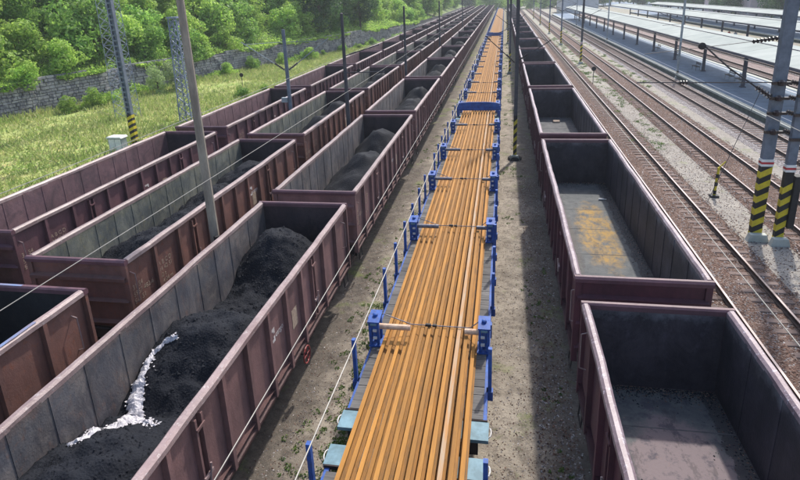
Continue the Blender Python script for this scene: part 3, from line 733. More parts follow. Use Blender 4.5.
# white streak lying on the coal of the nearest wagon
def streak():
    def H(x, y): return float(np.maximum(L1A(np.array([[x+6.31]]), np.array([[y-10.08]])), 1.24)[0, 0])
    V = []; F_ = []
    def ribbon(pts, w0, w1, lump):
        P = []; 
        for (a_, b_), (c_, d_) in zip(pts[:-1], pts[1:]):
            L = math.hypot(c_-a_, d_-b_); m_ = max(2, int(L/0.035))
            for i in range(m_): P.append((a_+(c_-a_)*i/m_, b_+(d_-b_)*i/m_))
        P.append(pts[-1]); n = len(P); base = len(V); nw = 7
        for i, (x, y) in enumerate(P):
            q = P[min(i+1, n-1)]; p = P[max(i-1, 0)]; dx, dy = q[0]-p[0], q[1]-p[1]; l = math.hypot(dx, dy) or 1; nx_, ny_ = -dy/l, dx/l
            t = i/(n-1); w = (w0+(w1-w0)*t)*(0.7+0.6*rnd.random())
            off = 0.02*math.sin(i*0.7)
            for j in range(nw):
                s_ = (j/(nw-1)*2-1); X = x+nx_*(s_*w+off); Y = y+ny_*(s_*w+off)
                V.append((X, Y, H(X, Y)+0.012+(1-s_*s_)*lump*(0.4+rnd.random())))
        for i in range(n-1):
            for j in range(nw-1): k = base+i*nw+j; F_.append((k, k+1, k+nw+1, k+nw))
    ribbon(STREAK[0], 0.035, 0.19, 0.05); ribbon(STREAK[1], 0.17, 0.05, 0.045); ribbon(STREAK[2], 0.14, 0.03, 0.045)
    for q_, P_ in enumerate(STREAK):
        for k_ in range(170 if q_ == 0 else 90):
            i_ = rnd.randrange(len(P_)-1); t_ = rnd.random(); w_ = 0.16*(i_+t_)/len(P_)+0.05 if q_ == 0 else 0.1
            x_ = P_[i_][0]*(1-t_)+P_[i_+1][0]*t_+rnd.gauss(0, w_*0.8); y_ = P_[i_][1]*(1-t_)+P_[i_+1][1]*t_+rnd.gauss(0, w_*0.8)
            if x_ < -7.6: continue
            z_ = H(x_, y_)+0.012; e_ = rnd.uniform(0.008, 0.035); b_ = len(V); a_ = rnd.random()*6.28
            V.extend([(x_+e_*math.cos(a_), y_+e_*math.sin(a_), z_), (x_+e_*math.cos(a_+1.9), y_+e_*math.sin(a_+1.9), z_+e_*0.5), (x_+e_*math.cos(a_+3.4), y_+e_*math.sin(a_+3.4), z_), (x_+e_*math.cos(a_+4.9), y_+e_*math.sin(a_+4.9), z_+e_*0.3)]); F_.append((b_, b_+1, b_+2, b_+3))
    me = bpy.data.meshes.new('white_streak'); me.from_pydata(V, [], F_); me.materials.append(M['lime']); me.update()
    tag(link('white_streak', me), 'crumbly white streak lying on the coal in the nearest coal wagon', 'lime streak')
STREAK = [[(-6.95, 9.9), (-7.28, 9.87), (-7.5, 9.65), (-7.44, 9.22), (-7.4, 8.89), (-7.28, 8.6), (-7.18, 8.4)], [(-7.18, 8.42), (-7.23, 8.02), (-7.42, 7.8), (-7.27, 7.23), (-7.4, 6.96)], [(-7.18, 8.4), (-6.8, 8.1), (-6.35, 7.95)]]
streak()

# near-black inner walls and floor for the nearest wagon of the middle row
for ch in WAG['L2', 0].children:
    if ch.data.name.startswith(('side_panel', 'end_wall', 'floor', 'seam')):
        me = ch.data.copy()
        for i, m_ in enumerate(me.materials):
            if m_.name.startswith(('inner', 'wagon_floor')): me.materials[i] = M['inner_black']
        ch.data = me
# floor dirt in the two nearest empty wagons
def stain_floor(name, kind):
    t = NT(name)
    cc = t.mix(t.ramp(t.noise(2.5, 6, 0.7), 0.35, 0.68), lin(96, 98, 98), lin(70, 74, 78))
    if kind == 'B':
        f1 = t.math('MULTIPLY', t.blob(3.35, 19.4, 0.75, 3.2, 0.35, 0.55, 1.8), t.ramp(t.noise(4, 5, 0.7, (1, 0.6, 1)), 0.36, 0.6))
        cc = t.mix(t.math('MULTIPLY', f1, 0.9), cc, lin(156, 124, 62))
        cc = t.mix(t.math('MULTIPLY', t.blob(2.3, 19, 0.35, 4, 0.5, 0.5), 0.5), cc, lin(84, 74, 66))
    elif kind == 'A':
        cc = t.mix(t.blob(3.3, 8.3, 1.05, 2.1, 0.25, 0.55, 2.2), cc, lin(116, 104, 106))
        cc = t.mix(t.math('MULTIPLY', t.ramp(t.noise(3.1, 6, 0.72), 0.5, 0.62), 0.8), cc, lin(62, 60, 70))
        cc = t.mix(t.math('MULTIPLY', t.ramp(t.noise(5.5, 6, 0.75), 0.62, 0.7), 0.5), cc, lin(140, 104, 92))
    X, Y, Z = t.sep()
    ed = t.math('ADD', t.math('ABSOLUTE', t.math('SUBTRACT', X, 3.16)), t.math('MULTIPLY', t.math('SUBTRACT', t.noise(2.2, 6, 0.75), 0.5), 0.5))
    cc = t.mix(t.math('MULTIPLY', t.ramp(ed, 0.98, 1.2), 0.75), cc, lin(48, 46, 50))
    cc = t.mix(t.math('MULTIPLY', t.ramp(t.noise(2.0, 7, 0.8, (1, 0.35, 1)), 0.55, 0.6), 0.45), cc, lin(60, 56, 58))
    t.bump(t.noise(18, 5, 0.75), 0.5, 0.02); return t.done(cc, 0.85)
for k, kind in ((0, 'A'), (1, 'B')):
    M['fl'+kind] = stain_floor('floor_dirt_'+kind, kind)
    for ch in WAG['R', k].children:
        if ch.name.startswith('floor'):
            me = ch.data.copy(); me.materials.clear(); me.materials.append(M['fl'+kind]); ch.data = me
for k in (0, 1, 2):
    for yy in RIBS[1:-1:2]:
        q = MB(); q.box(-1.3, 1.3, yy-0.012, yy+0.012, 1.2402, 1.2455, 'floor_grey'); q.build('weld_seam', WAG['R', k])
    # swept dust lying in the corners
    n_ = 9000 if k < 2 else 3000; g_ = np.random.default_rng(50+k)
    e_ = g_.exponential(0.12, n_); side = g_.integers(0, 4, n_); a_ = g_.uniform(-1, 1, n_)
    px = np.where(side < 2, (1.31-e_)*np.where(side == 0, 1, -1), a_*1.3); py = np.where(side < 2, a_*6.35, (6.38-e_)*np.where(side == 2, 1, -1)); sz = 0.006+0.02*g_.random(n_)**2
    ov = np.array([(1, 0, 0), (-0.8, 0.3, 0), (0.1, 1, 0), (0, -0.9, 0.1), (0, 0, 0.7)]); of = np.array([(0, 2, 4), (2, 1, 4), (1, 3, 4), (3, 0, 4)])
    V = ov[None]*sz[:, None, None]*g_.uniform(0.6, 1.4, (n_, 5, 1)); V[:, :, 0] += px[:, None]; V[:, :, 1] += py[:, None]; V[:, :, 2] += 1.24
    tag(link('floor_debris', npmesh('floor_debris', V.reshape(-1, 3), (of[None]+5*np.arange(n_)[:, None, None]).reshape(-1, 3), ['coal', 'ballast_brown'], np.repeat((g_.random(n_) < 0.3).astype(int), 4)), None, (3.16, rows['R']['y']+14.04*k, 0)), f'dark grit along the floor edges of the {ORD[k]} empty maroon wagon', 'grit', kind='stuff')
b_ = MB(); b_.lathe((0, 0, 0.04), [(-0.14, 0.035), (-0.13, 0.04), (0.05, 0.04), (0.1, 0.015), (0.16, 0.014)], 'x', 'white', 10)
tag(b_.build('bottle', None, (4.02, 22.8, 1.245)), 'pale plastic bottle lying on the floor of the second empty wagon', 'bottle')
b_ = MB(); b_.prism([(-0.22, 0), (0.2, 0.0), (0.24, 0.1), (0.02, 0.15), (-0.18, 0.09)], 'x', -0.2, 0.2, 'tan_mark')
tag(b_.build('scrap_block', None, (3.42, 37.5, 1.243)), 'small pale scrap block on the floor of the third empty wagon', 'scrap')

# markings
def text_mesh(txt, size, mat_):
    cu = bpy.data.curves.new('t', 'FONT'); cu.body = txt; cu.size = size; cu.align_x = 'LEFT'; cu.extrude = 0.0015
    o = bpy.data.objects.new('t', cu); COL.objects.link(o); bpy.context.view_layer.update()
    me = bpy.data.meshes.new_from_object(o.evaluated_get(bpy.context.evaluated_depsgraph_get()))
    bpy.data.objects.remove(o); me.materials.clear(); me.materials.append(M[mat_]); return me
def mark(parent, me, name, y, z, x=1.3655):
    o = link(name, me, parent, (x, y, z)); o.rotation_euler = (math.pi/2, 0, math.pi/2); return o
def logo_mesh():
    s = MB()
    for a_ in ((0, 0.34, 0, 0.07), (0, 0.34, 0.27, 0.34), (0, 0.07, 0.07, 0.27), (0.27, 0.34, 0.07, 0.13), (0.27, 0.34, 0.21, 0.27)): s.box(a_[0], a_[1], a_[2], a_[3], 0, 0.003, 'white_mark')
    return s.mesh('logo')
LOGO = logo_mesh(); CARGO = text_mesh('cargo', 0.2, 'white_mark')
NUM1 = text_mesh('31 54\n5957 482-6\nEas 51', 0.2, 'tan_mark'); NUM2 = text_mesh('A B C D\n34 42 51\n60 t\n14,04 m', 0.19, 'tan_mark')
PATCH = MB().box(0, 0.34, 0, 0.5, 0, 0.003, 'tan_mark').mesh('patch')
for rn, k in (('L1', 0), ('L1', 1), ('L2', 1), ('L2', 2), ('L3', 0), ('L3', 1), ('L2', 0), ('L1', 2)):
    w = WAG[rn, k]; yy = -0.92 if rn == 'L1' else -0.92
    if rn == 'L1': ylog, zlog = -0.02+0.08, 2.15
    elif rn == 'L2': ylog, zlog = 1.15, 2.2
    else: ylog, zlog = 0.1, 2.05
    mark(w, LOGO, 'logo', ylog, zlog); mark(w, CARGO, 'lettering', ylog+0.38, zlog+0.05)
    mark(w, NUM1, 'wagon_number', -6.25, 2.2); mark(w, NUM2, 'load_table', -5.02, 2.3)
    mark(w, PATCH, 'notice_patch', 1.45, 1.75)
# blue smear on the rim of the first wagon of the middle row
s = MB(); s.box(1.35, 1.435, 2.9, 5.0, 3.2005, 3.2025, 'bluepaint_spot'); s.build('paint_smear', WAG['L2', 0])
s = MB(); s.box(-0.9, -0.2, HL-0.1, HL-0.02, 3.2005, 3.2025, 'bluepaint_spot'); s.build('paint_smear', WAG['L2', 0])

# ------------------------------------------------------------------ flat wagons with long rails
FX = -1.665
def clamp_meshes():
    out = {}
    for sx in (-1, 1):
        s = MB(); X = lambda a_, b_: sorted((sx*a_, sx*b_))
        s.box(*X(1.16, 1.46), -0.24, 0.24, 1.262, 1.30, 'blue')
        s.box(*X(1.20, 1.26), -0.22, -0.14, 1.30, 1.92, 'blue'); s.box(*X(1.38, 1.45), -0.22, -0.14, 1.30, 1.92, 'blue')
        s.box(*X(1.20, 1.26), 0.12, 0.2, 1.30, 1.98, 'blue'); s.box(*X(1.38, 1.45), 0.12, 0.2, 1.30, 1.98, 'blue')
        s.box(*X(1.27, 1.37), -0.20, -0.15, 1.45, 1.95, 'blue')
        s.prism([(-0.25, 1.923), (0.24, 1.985), (0.24, 2.015), (-0.25, 1.955)], 'x', *X(1.18, 1.47), 'blue')
        s.prism([(-0.14, 1.30), (-0.08, 1.30), (0.14, 2.0), (0.08, 2.0)], 'x', *X(1.40, 1.44), 'blue')
        s.lathe((sx*1.32, 0, 1.62), [(-0.30, 0.06), (0.42, 0.06), (0.44, 0.03)], 'z', 'blue', 8)
        s.box(*X(1.465, 1.50), -0.05, 0.1, 1.6, 1.95, 'blue')
        s.box(*X(1.25, 1.40), -0.27, -0.21, 1.87, 1.92, 'lblue'); s.box(*X(1.25, 1.34), -0.27, -0.21, 1.7, 1.75, 'whitering'); s.box(*X(1.25, 1.34), -0.27, -0.21, 1.5, 1.55, 'whitering')
        out[sx] = s.mesh('clamp_post')
    return out
CLM = clamp_meshes()
def stake_mesh():
    s = MB(); s.prism([(-0.04, -0.05), (0.04, -0.05), (0.04, 0.05), (-0.04, 0.05)], 'z', 0.98, 2.25, 'blue'); s.box(-0.07, 0.07, -0.08, 0.08, 0.98, 1.2, 'blue'); return s.mesh('stake')
STK = stake_mesh()
PLK = MB().box(-1.38, 1.38, -0.118, 0.118, 1.2, 1.256, 'plank').mesh('plank')
CLY = [-4.5, 3.2, 12.0, 18.4, 23.8, 28.7, 34.6]
def flatcar(y0, y1, clamps, nth, planks_part, ends=True):
    yc = (y0+y1)/2; r = empty('flat_wagon', (FX, yc, 0), f'blue flat wagon with grey plank deck, {ORD[nth]} from the camera under the long rails', 'railway wagon', 'flat wagons under the long rails')
    L = y1-y0; h = L/2
    s = MB()
    for sx in (-1, 1): s.prism([(sx*1.36, 0.85), (sx*1.45, 0.85), (sx*1.45, 0.9), (sx*1.40, 0.92), (sx*1.40, 1.14), (sx*1.45, 1.16), (sx*1.45, 1.2), (sx*1.36, 1.2)], 'y', -h+0.6, h-0.6, 'blue')
    s.box(-0.3, 0.3, -h+0.3, h-0.3, 0.8, 1.19, 'under'); s.build('frame', r)
    n = int((L-1.2)/0.25); far = MB()
    for i in range(n):
        yy = -h+0.72+i*0.25
        if planks_part: link('plank', PLK, r, (0, yy, rnd.uniform(-0.006, 0.006)), rnd.uniform(-0.004, 0.004))
        else: far.box(-1.38, 1.38, yy-0.118, yy+0.118, 1.2, 1.256, 'plank')
    if far.f: tag(far.build('deck_planks', r), kind='stuff')
    for sy in (-1, 1):
        e = MB(); e.box(-1.5, 1.5, *sorted((sy*(h-0.55), sy*(h-0.05))), 1.16, 1.235, 'lblue'); e.box(-1.3, 1.3, *sorted((sy*(h-0.2), sy*(h-0.08))), 0.85, 1.16, 'under')
        e.box(-1.47, 1.47, *sorted((sy*(h-0.6), sy*(h-0.565))), 1.17, 1.25, 'under'); e.build('end_plate', r)
        for sx in (-1, 1):
            q = MB(); pts = [(sx*(1.5+0.05*math.cos(t)), sy*(h-0.3)+0.13*math.sin(t), 1.2+0.02*math.cos(t)) for t in [2*math.pi*i/12 for i in range(13)]]
            q.path(pts, 0.014, 'whitering', 5); q.build('rope_ring', r)
        b2 = MB()
        for sx in (-1, 1): b2.lathe((sx*0.875, sy*(h-0.08), 1.0), [(0, 0.1), (sy*0.2, 0.1), (sy*0.21, 0.2), (sy*0.25, 0.2)], 'y', 'under', 10)
        b2.build('buffers', r)
        bg = link('bogie', BOG, r, (0, sy*(h-3.0), 0))
        for q in (-0.9, 0.9): link('wheelset', WSET, bg, (0, q, 0))
    yy = y0+1.6
    while yy < y1-0.9:
        for sx in (-1, 1):
            if all(abs(yy-c_) > 0.55 for c_ in clamps): link('stake', STK, r, (sx*1.49, yy-yc, 0))
        yy += 1.72
    for c_ in clamps:
        for sx in (-1, 1): 
            cp = link('clamp_post', CLM[sx], r, (0, c_-yc, 0))
        for a_, b2_ in ((-1.28, -0.45), (0.86, 1.28)):
            q = MB(); q.lathe((a_, c_-yc-0.05, 1.74), [(0, 0.07), (b2_-a_, 0.07)], 'x', 'woodbar' if c_ < 15 else 'strap', 12); q.build('holding_bar', r)
    return r
flatcar(-18.2, 8.62, CLY[:2], 0, False)
f1 = flatcar(8.98, 39.0, CLY[2:], 1, True)
# stakes at measured spots already follow the 1.72 m rhythm
nn = 2; y = 39.35
while y < 300:
    cl = [y+1.6+5.6*i for i in range(5)]
    flatcar(y, y+27.1, cl if y < 120 else [], nn, False); nn += 1; y += 27.45
# blue end boards standing across the load
def board(y, lab):
    s = MB(); prof = [(-1.5, 1.262), (1.5, 1.262), (1.5, 2.2), (1.2, 2.34), (0.6, 2.42), (-0.6, 2.42), (-1.2, 2.34), (-1.5, 2.2)]
    r = empty('end_board', (FX, y, 0), lab, 'end board', 'blue end boards across the rails')
    z0 = 1.63
    s = MB(); s.prism([(-1.45, z0), (1.45, z0), (1.5, 2.08), (1.2, 2.17), (0.6, 2.22), (-0.6, 2.22), (-1.2, 2.17), (-1.5, 2.08)], 'y', -0.05, 0.05, 'blue'); s.build('board', r)
    s = MB(); s.box(-1.4, 1.4, -0.12, -0.052, z0+0.02, z0+0.14, 'blue'); s.box(-1.44, 1.44, 0.052, 0.5, 1.95, 2.05, 'blue'); s.build('beam', r)
    for sx in (-1, 1):
        s = MB(); s.box(*sorted((sx*1.30, sx*1.46)), -0.13, 0.4, 1.262, z0-0.003, 'blue'); s.build('post', r)
        s = MB(); s.prism([(0.06, 1.3), (0.9, 1.3), (0.06, 1.9)], 'x', *sorted((sx*1.46, sx*1.5)), 'blue'); s.build('brace', r)
board(39.6, 'arched blue end board across the orange rails beside the striped mast')
board(110.5, 'small distant blue end board across the orange rails')
# long rails: 13 below, 8 above in the middle
def long_rail(i, layer, y0, y1, mat_, lab, grp):
    z = 1.262+0.183*(layer+1)+0.004*layer
    segs = MB(); x0 = FX+(-6.0+i)*0.179
    ys = np.arange(y0, y1+1, 6.0); ph = rnd.random()*6
    P = [(px, pz) for px, pz in rail_prof(0, 0, 1.14)]
    n = len(P); V = []; F_ = []
    for yy in ys:
        dx = 0.003*math.sin(yy*0.21+ph+i*0.4); 
        V += [(x0+px+dx, yy, z+pz) for px, pz in P]
    for k in range(len(ys)-1): F_ += [(k*n+j, k*n+(j+1) % n, (k+1)*n+(j+1) % n, (k+1)*n+j) for j in range(n)]
    F_ += [tuple(range(n))[::-1], tuple(range((len(ys)-1)*n, len(ys)*n))]
    segs.add(V, F_, mat_); me = segs.mesh('long_rail'); me.materials.append(M['rail_foot'])
    for p_ in me.polygons:
        zc = sum(me.vertices[i_].co.z for i_ in p_.vertices)/len(p_.vertices)
        if zc < z-0.05 and abs(p_.normal.y) < 0.5: p_.material_index = 1
    tag(link('long_rail', me), lab, 'rail', grp)
for i in range(13):
    place = f'{ORD[i]} from the left of the bottom layer'
    long_rail(i, 0, -6.0+rnd.random(), 290, 'rail_rust', f'long rust-orange rail lying on the flat wagons, {place}', 'long rails of the bottom layer')
for i in range(4, 12):
    long_rail(i, 1, -6.0+rnd.random(), 290, 'rail_grey' if i == 10 else 'rail_rust', f'long {"grey-dusted" if i == 10 else "rust-orange"} rail of the raised middle bundle, {ORD[i-4]} from its left side', 'long rails of the raised middle bundle')
# straps over the load
for n_, c_ in enumerate(CLY[2:]+[46.5, 52.0]):
    s = MB(); pts = [(-1.30, 0, 2.0), (-0.52, 0, 1.64), (0.0, 0, 1.60), (0.55, 0, 1.62), (1.3, 0, 2.0)]
    s.path([(p[0], 0.22, p[2]) for p in [(-1.32, 0, 1.98), (-0.47, 0, 1.67), (0.98, 0, 1.67), (1.32, 0, 1.98)]], 0.014, 'strap', 5)
    s.box(-0.12, 0.02, 0.19, 0.25, 1.65, 1.71, 'black'); s.box(0.06, 0.16, 0.19, 0.25, 1.65, 1.70, 'black')
    tag(s.build('load_strap', None, (FX, c_, 0)), f'thin steel strap over the orange rails, {ORD[n_]} from the camera', 'strap', 'straps over the long rails')

# ------------------------------------------------------------------ masts, poles, wires
def striped(s, x, y, z0, z1, wx, wy, pitch=0.42, lean=0.16):
    # yellow and black diagonal bands as raised sleeves
    n = int((z1-z0)/pitch); ang = lean
    s.box(x-wx, x+wx, y-wy, y+wy, z0, z1, 'black')
    e = 0.006
    for i in range(n):
        za = z0+i*pitch+0.03; h = pitch*0.5
        za2 = min(za, z1-h-ang-0.01)
        f = [(x-wx-e, y-wy-e, za2), (x+wx+e, y-wy-e, za2+ang), (x+wx+e, y-wy-e, za2+ang+h), (x-wx-e, y-wy-e, za2+h)]
        g = [(p[0], y+wy+e, p[2]) for p in f]
        s.add(f+g, [(0, 1, 2, 3), (7, 6, 5, 4), (1, 5, 6, 2), (4, 0, 3, 7), (3, 2, 6, 7), (0, 4, 5, 1)], 'yellow')
def insul(s, p0, p1, r=0.055, n=6):
    p0 = Vector(p0); p1 = Vector(p1); d = p1-p0
    s.tube(p0, p1, r*0.45, 'insul', n=6)
    for i in range(n):
        q = p0+d*((i+0.5)/n); w = d.normalized()*0.018; s.tube(q-w, q+w, r, 'insul', n=8)
# round weathered pole between the coal rows
r = empty('wooden_pole', (-8.66, 15.0, GZ), 'weathered brown pole rising between the two coal rows, nearest the camera', 'pole')
s = MB(); s.tube((0, 0, 0), (0, 0, 11.5), 0.16, 'concrete_pole', 0.10, 12); s.build('shaft', r)
s = MB(); s.lathe((0, 0, 0), [(0, 0.35), (0.3, 0.33), (0.45, 0.2)], 'z', 'concrete_pole', 12); s.build('footing', r)
s = MB(); s.tube((0.12, -0.12, 2.2), (0.12, -0.12, 2.9), 0.09, 'black', n=8); s.build('cable_box', r)
def dark_pole(y, ztop, lab, x=-8.62):
    r = empty('catenary_pole', (x, y, GZ), lab, 'pole', 'dark poles between the coal rows')
    s = MB(); s.tube((0, 0, 2.6), (0, 0, ztop-GZ), 0.12, 'dark_mast', 0.08, 10); s.build('shaft', r)
    s = MB(); striped(s, 0, 0, 0, 2.6, 0.13, 0.13); s.build('striped_base', r)
    s = MB(); s.lathe((0, 0, ztop-GZ), [(0, 0.1), (0.06, 0.02)], 'z', 'dark_mast', 10); s.build('cap', r)
    s = MB(); s.tube((0, 0, 6.6), (2.0, 0, 7.2), 0.03, 'dark_mast', n=6); s.tube((0, 0, 5.7), (2.2, 0, 5.75), 0.03, 'dark_mast', n=6); insul(s, (0.3, 0, 6.7), (0.7, 0, 6.82)); insul(s, (0.3, 0, 5.71), (0.7, 0, 5.72)); s.build('cantilever', r)
dark_pole(31.0, 8.6, 'dark pole with yellow and black base, second pole between the coal rows')
dark_pole(51.3, 8.5, 'dark pole standing third from the camera between the coal rows')
dark_pole(80, 8.5, 'dark distant pole, fourth between the coal rows')
dark_pole(125, 8.5, 'thin dark far pole between the coal rows, farthest of its line')
# grey pole with V shaped bracket between the left rows
r = empty('catenary_pole', (-13.4, 34.6, GZ), 'grey pole with two arms forming a V between the left wagon rows', 'pole')
s = MB(); s.tube((0, 0, 0), (0, 0, 7.95), 0.13, 'grey_mast', 0.11, 10); s.build('shaft', r)
for sx, zx in ((-1, 7.0), (1, 7.1)):
    s = MB(); s.tube((sx*0.1, 0, 5.45), (sx*2.85, 0, zx+0.25), 0.03, 'light_mast', n=6); insul(s, (sx*0.15, 0, 5.5), (sx*0.75, 0, 5.9), 0.075, 7); s.tube((0, 0, 7.2), (sx*2.6, 0, zx+0.1), 0.018, 'light_mast', n=5); s.build('arm', r)
s = MB(); s.box(-0.5, -0.1, -0.15, 0.1, 3.45, 3.75, 'light_mast'); s.build('box', r)
# striped grey mast in the grass
r = empty('catenary_mast', (-26.75, 37.2, GZ), 'tall grey mast with yellow and black base standing in the grass', 'mast')
s = MB()
for sx in (-1, 1): s.box(sx*0.16-0.03, sx*0.16+0.03, -0.15, 0.15, 2.15, 11.5, 'grey_mast')
s.build('chord', r); s = MB()
for i in range(26): s.box(-0.129, 0.129, -0.16, -0.145, 2.3+i*0.36, 2.42+i*0.36, 'grey_mast')
s.box(-0.129, 0.129, -0.02, 0.02, 2.15, 11.5, 'grey_mast'); s.build('lacing', r)
s = MB(); striped(s, 0, 0, 0, 2.15, 0.2, 0.17, 0.43, 0.2); s.build('striped_base', r)
def lattice(x, y, h, w0, w1, lab, mat_='lattice', r_=0.035, nb=12, dz=0):
    r = empty('lattice_mast', (x, y, GZ), lab, 'lattice mast', 'lattice masts by the stone wall')
    c_ = lambda sx, sy, t: (sx*(w0+(w1-w0)*t), sy*(w0+(w1-w0)*t), h*t)
    for sx in (-1, 1):
        for sy in (-1, 1):
            s = MB(); s.tube(c_(sx, sy, 0), c_(sx, sy, 1), r_, mat_, n=5); s.build('leg', r)
    s = MB()
    for i in range(nb):
        t0, t1 = i/nb, (i+1)/nb
        for (a_, b2) in (((-1, -1), (1, -1)), ((1, -1), (1, 1)), ((1, 1), (-1, 1)), ((-1, 1), (-1, -1))):
            s.tube(c_(*a_, t0), c_(*b2, t1), r_*0.6, mat_, n=4, cap=False); s.tube(c_(*b2, t0), c_(*a_, t1), r_*0.6, mat_, n=4, cap=False); s.tube(c_(*a_, t1), c_(*b2, t1), r_*0.6, mat_, n=4, cap=False)
    s.build('bracing', r)
    s = MB(); s.box(-w1-0.1, w1+0.1, -w1-0.1, w1+0.1, h, h+0.12, mat_); s.build('head_plate', r)
    return r
lattice(-26.3, 44.2, 8.6, 0.55, 0.33, 'blue-grey lattice mast with flat head, right of the striped mast', r_=0.055, nb=11)
lattice(-33.3, 46.0, 13, 0.75, 0.6, 'thin airy lattice mast behind the striped mast, cut by the frame top', r_=0.025, nb=16)
# relay cabinet
r = empty('relay_cabinet', (-26.15, 34.5, GZ), 'pale grey relay cabinet in the grass left of the striped mast', 'cabinet')
s = MB(); s.box(-0.5, 0.5, -0.3, 0.3, 0.15, 1.1, 'light_mast'); s.build('body', r)
s = MB(); s.prism([(-0.58, 1.1), (0.58, 1.1), (0.5, 1.2), (-0.5, 1.2)], 'y', -0.38, 0.38, 'white'); s.build('lid', r)
s = MB(); s.box(-0.45, -0.02, -0.32, -0.303, 0.22, 1.02, 'white'); s.box(0.02, 0.45, -0.32, -0.303, 0.22, 1.02, 'white'); s.build('door', r)
s = MB(); s.box(-0.55, 0.55, -0.35, 0.35, 0, 0.15, 'coping'); s.build('plinth', r)
# round markers
def disc(x, y, h, lab, name='marker_disc'):
    r = empty(name, (x, y, GZ), lab, 'marker', 'round black track markers')
    s = MB(); s.tube((0, 0, 0), (0, 0, h), 0.035, 'dark_mast', n=6); s.build('post', r)
    s = MB(); s.lathe((0, -0.05, h+0.12), [(0, 0.1), (0.0, 0.24), (0.07, 0.24), (0.07, 0.1)], 'y', 'black', 14); s.build('disc', r)
disc(-30.5, 64, 1.3, 'round black marker on a thin post in the grass near the wall')
disc(-13.4, 53, 2.9, 'round black marker on a post between the left wagon rows')
disc(9.3, 63, 1.5, 'round black marker beside the right track by the weeds')
# masts on the right
def rmast(x, y, ztop, lab, w=0.2, mat_='grey_mast', stripe=3.0, bands=True, extra=None, rot=0, cl=True, name='catenary_mast', grp='masts between the right tracks', arm=-1):
    r = empty(name, (x, y, GZ), lab, 'mast', grp)
    s = MB(); s.box(-w, w, -w*0.7, w*0.7, stripe+(0.28 if bands else 0), ztop, mat_); s.build('shaft', r)
    s = MB(); striped(s, 0, 0, 0, stripe, w, w*0.7, 0.5, 0.22); s.build('striped_base', r)
    if bands:
        s = MB(); s.box(-w-0.02, w+0.02, -w*0.7-0.02, w*0.7+0.02, stripe+0.003, stripe+0.09, 'white'); s.box(-w-0.02, w+0.02, -w*0.7-0.02, w*0.7+0.02, stripe+0.09, stripe+0.18, 'red'); s.box(-w-0.02, w+0.02, -w*0.7-0.02, w*0.7+0.02, stripe+0.18, stripe+0.277, 'white'); s.build('warning_band', r)
    s = MB(); s.prism([(-w-0.2, 0), (w+0.2, 0), (w+0.1, 0.3), (-w-0.1, 0.3)], 'y', -w-0.2, -w*0.7-0.001, 'coping'); s.build('footing', r)
    return r
r = rmast(9.87, 22.9, 11.5, 'thick grey mast with striped base, left one of the nearest pair at right', 0.19)
for z in (5.0, 5.55, 6.1, 4.3):
    s = MB(); s.box(-0.32, 0.32, -0.27, -0.15, z, z+0.1, 'insul'); insul(s, (0.3, -0.2, z+0.1), (0.62, -0.25, z+0.02), 0.09, 4); s.lathe((-0.05, -0.3, z-0.02), [(0, 0.1), (0.14, 0.12), (0.2, 0.05)], 'z', 'insul', 10); s.build('insulator_bracket', r)
s = MB(); s.tube((-0.2, 0, 5.6), (-1.75, 0, 6.7), 0.03, 'cable', n=6); s.tube((-1.75, 0, 6.7), (-2.66, 0, 7.5), 0.03, 'cable', n=6); insul(s, (-0.22, 0, 5.62), (-0.75, 0, 6.0), 0.11, 5)
s.lathe((-2.75, -0.04, 7.5), [(0, 0.02), (0.02, 0.13), (0.1, 0.13), (0.12, 0.02)], 'y', 'black', 12); s.build('cantilever', r)
s = MB(); s.tube((-0.2, 0, 6.15), (-4.9, 0, 6.2), 0.022, 'cable', n=6); insul(s, (-3.1, 0, 6.18), (-3.4, 0, 6.18), 0.08, 3); s.build('registration_arm', r)
s = MB(); insul(s, (-0.25, 0, 7.72), (-1.1, 0, 7.62), 0.08, 7); s.tube((-1.1, 0, 7.62), (-4.6, 0.5, 7.2), 0.012, 'cable', n=5); s.build('stay', r)
s = MB(); s.tube((-0.6, -0.1, 5.9), (-2.3, -1.2, 1.9), 0.012, 'cable', n=5); s.build('guy_wire', r)
r = rmast(10.52, 22.5, 11.5, 'grey mast with striped base and dark box, right one of the nearest pair', 0.15, stripe=2.9)
for z in (4.1, 5.0, 5.7, 6.3):
    s = MB(); s.box(-0.24, 0.3, -0.22, -0.12, z, z+0.1, 'insul'); insul(s, (0.26, -0.15, z+0.1), (0.7, -0.15, z+0.12), 0.08, 5); s.build('insulator_bracket', r)
s = MB(); s.box(0.18, 0.4, -0.2, 0.2, 0.7, 2.75, 'black'); s.build('equipment_box', r)
s = MB(); s.tube((0.25, -0.3, 2.9), (0.4, -0.3, 3.9), 0.03, 'insul', n=6); s.tube((0.1, -0.3, 3.4), (0.5, -0.3, 3.3), 0.03, 'insul', n=6); s.build('switch_rod', r)
r = empty('striped_post', (9.95, 27.8, GZ), 'short leaning yellow and black post between the right tracks', 'post')
s = MB(); s.tube((0, 0, 0), (0.06, 0, 1.45), 0.07, 'yellow', 0.06, 8); s.build('shaft', r)
s = MB()
for z in (0.15, 0.55, 0.95): s.tube((0.041*z, 0, z), (0.041*(z+0.18), 0, z+0.18), 0.078, 'black', 0.076, 8)
s.build('black_band', r); s = MB(); s.tube((0.06, 0, 1.45), (0.32, 0, 1.75), 0.03, 'yellow', n=6); s.build('tip', r)
s = MB(); s.box(-0.18, 0.18, -0.18, 0.18, 0, 0.1, 'black'); s.build('base_plate', r)
r = rmast(0.76, 33.9, 11.5, 'dark mast with striped base between orange rails and empty wagons', 0.10, 'dark_mast', 2.7, False, grp='masts right of the orange rails')
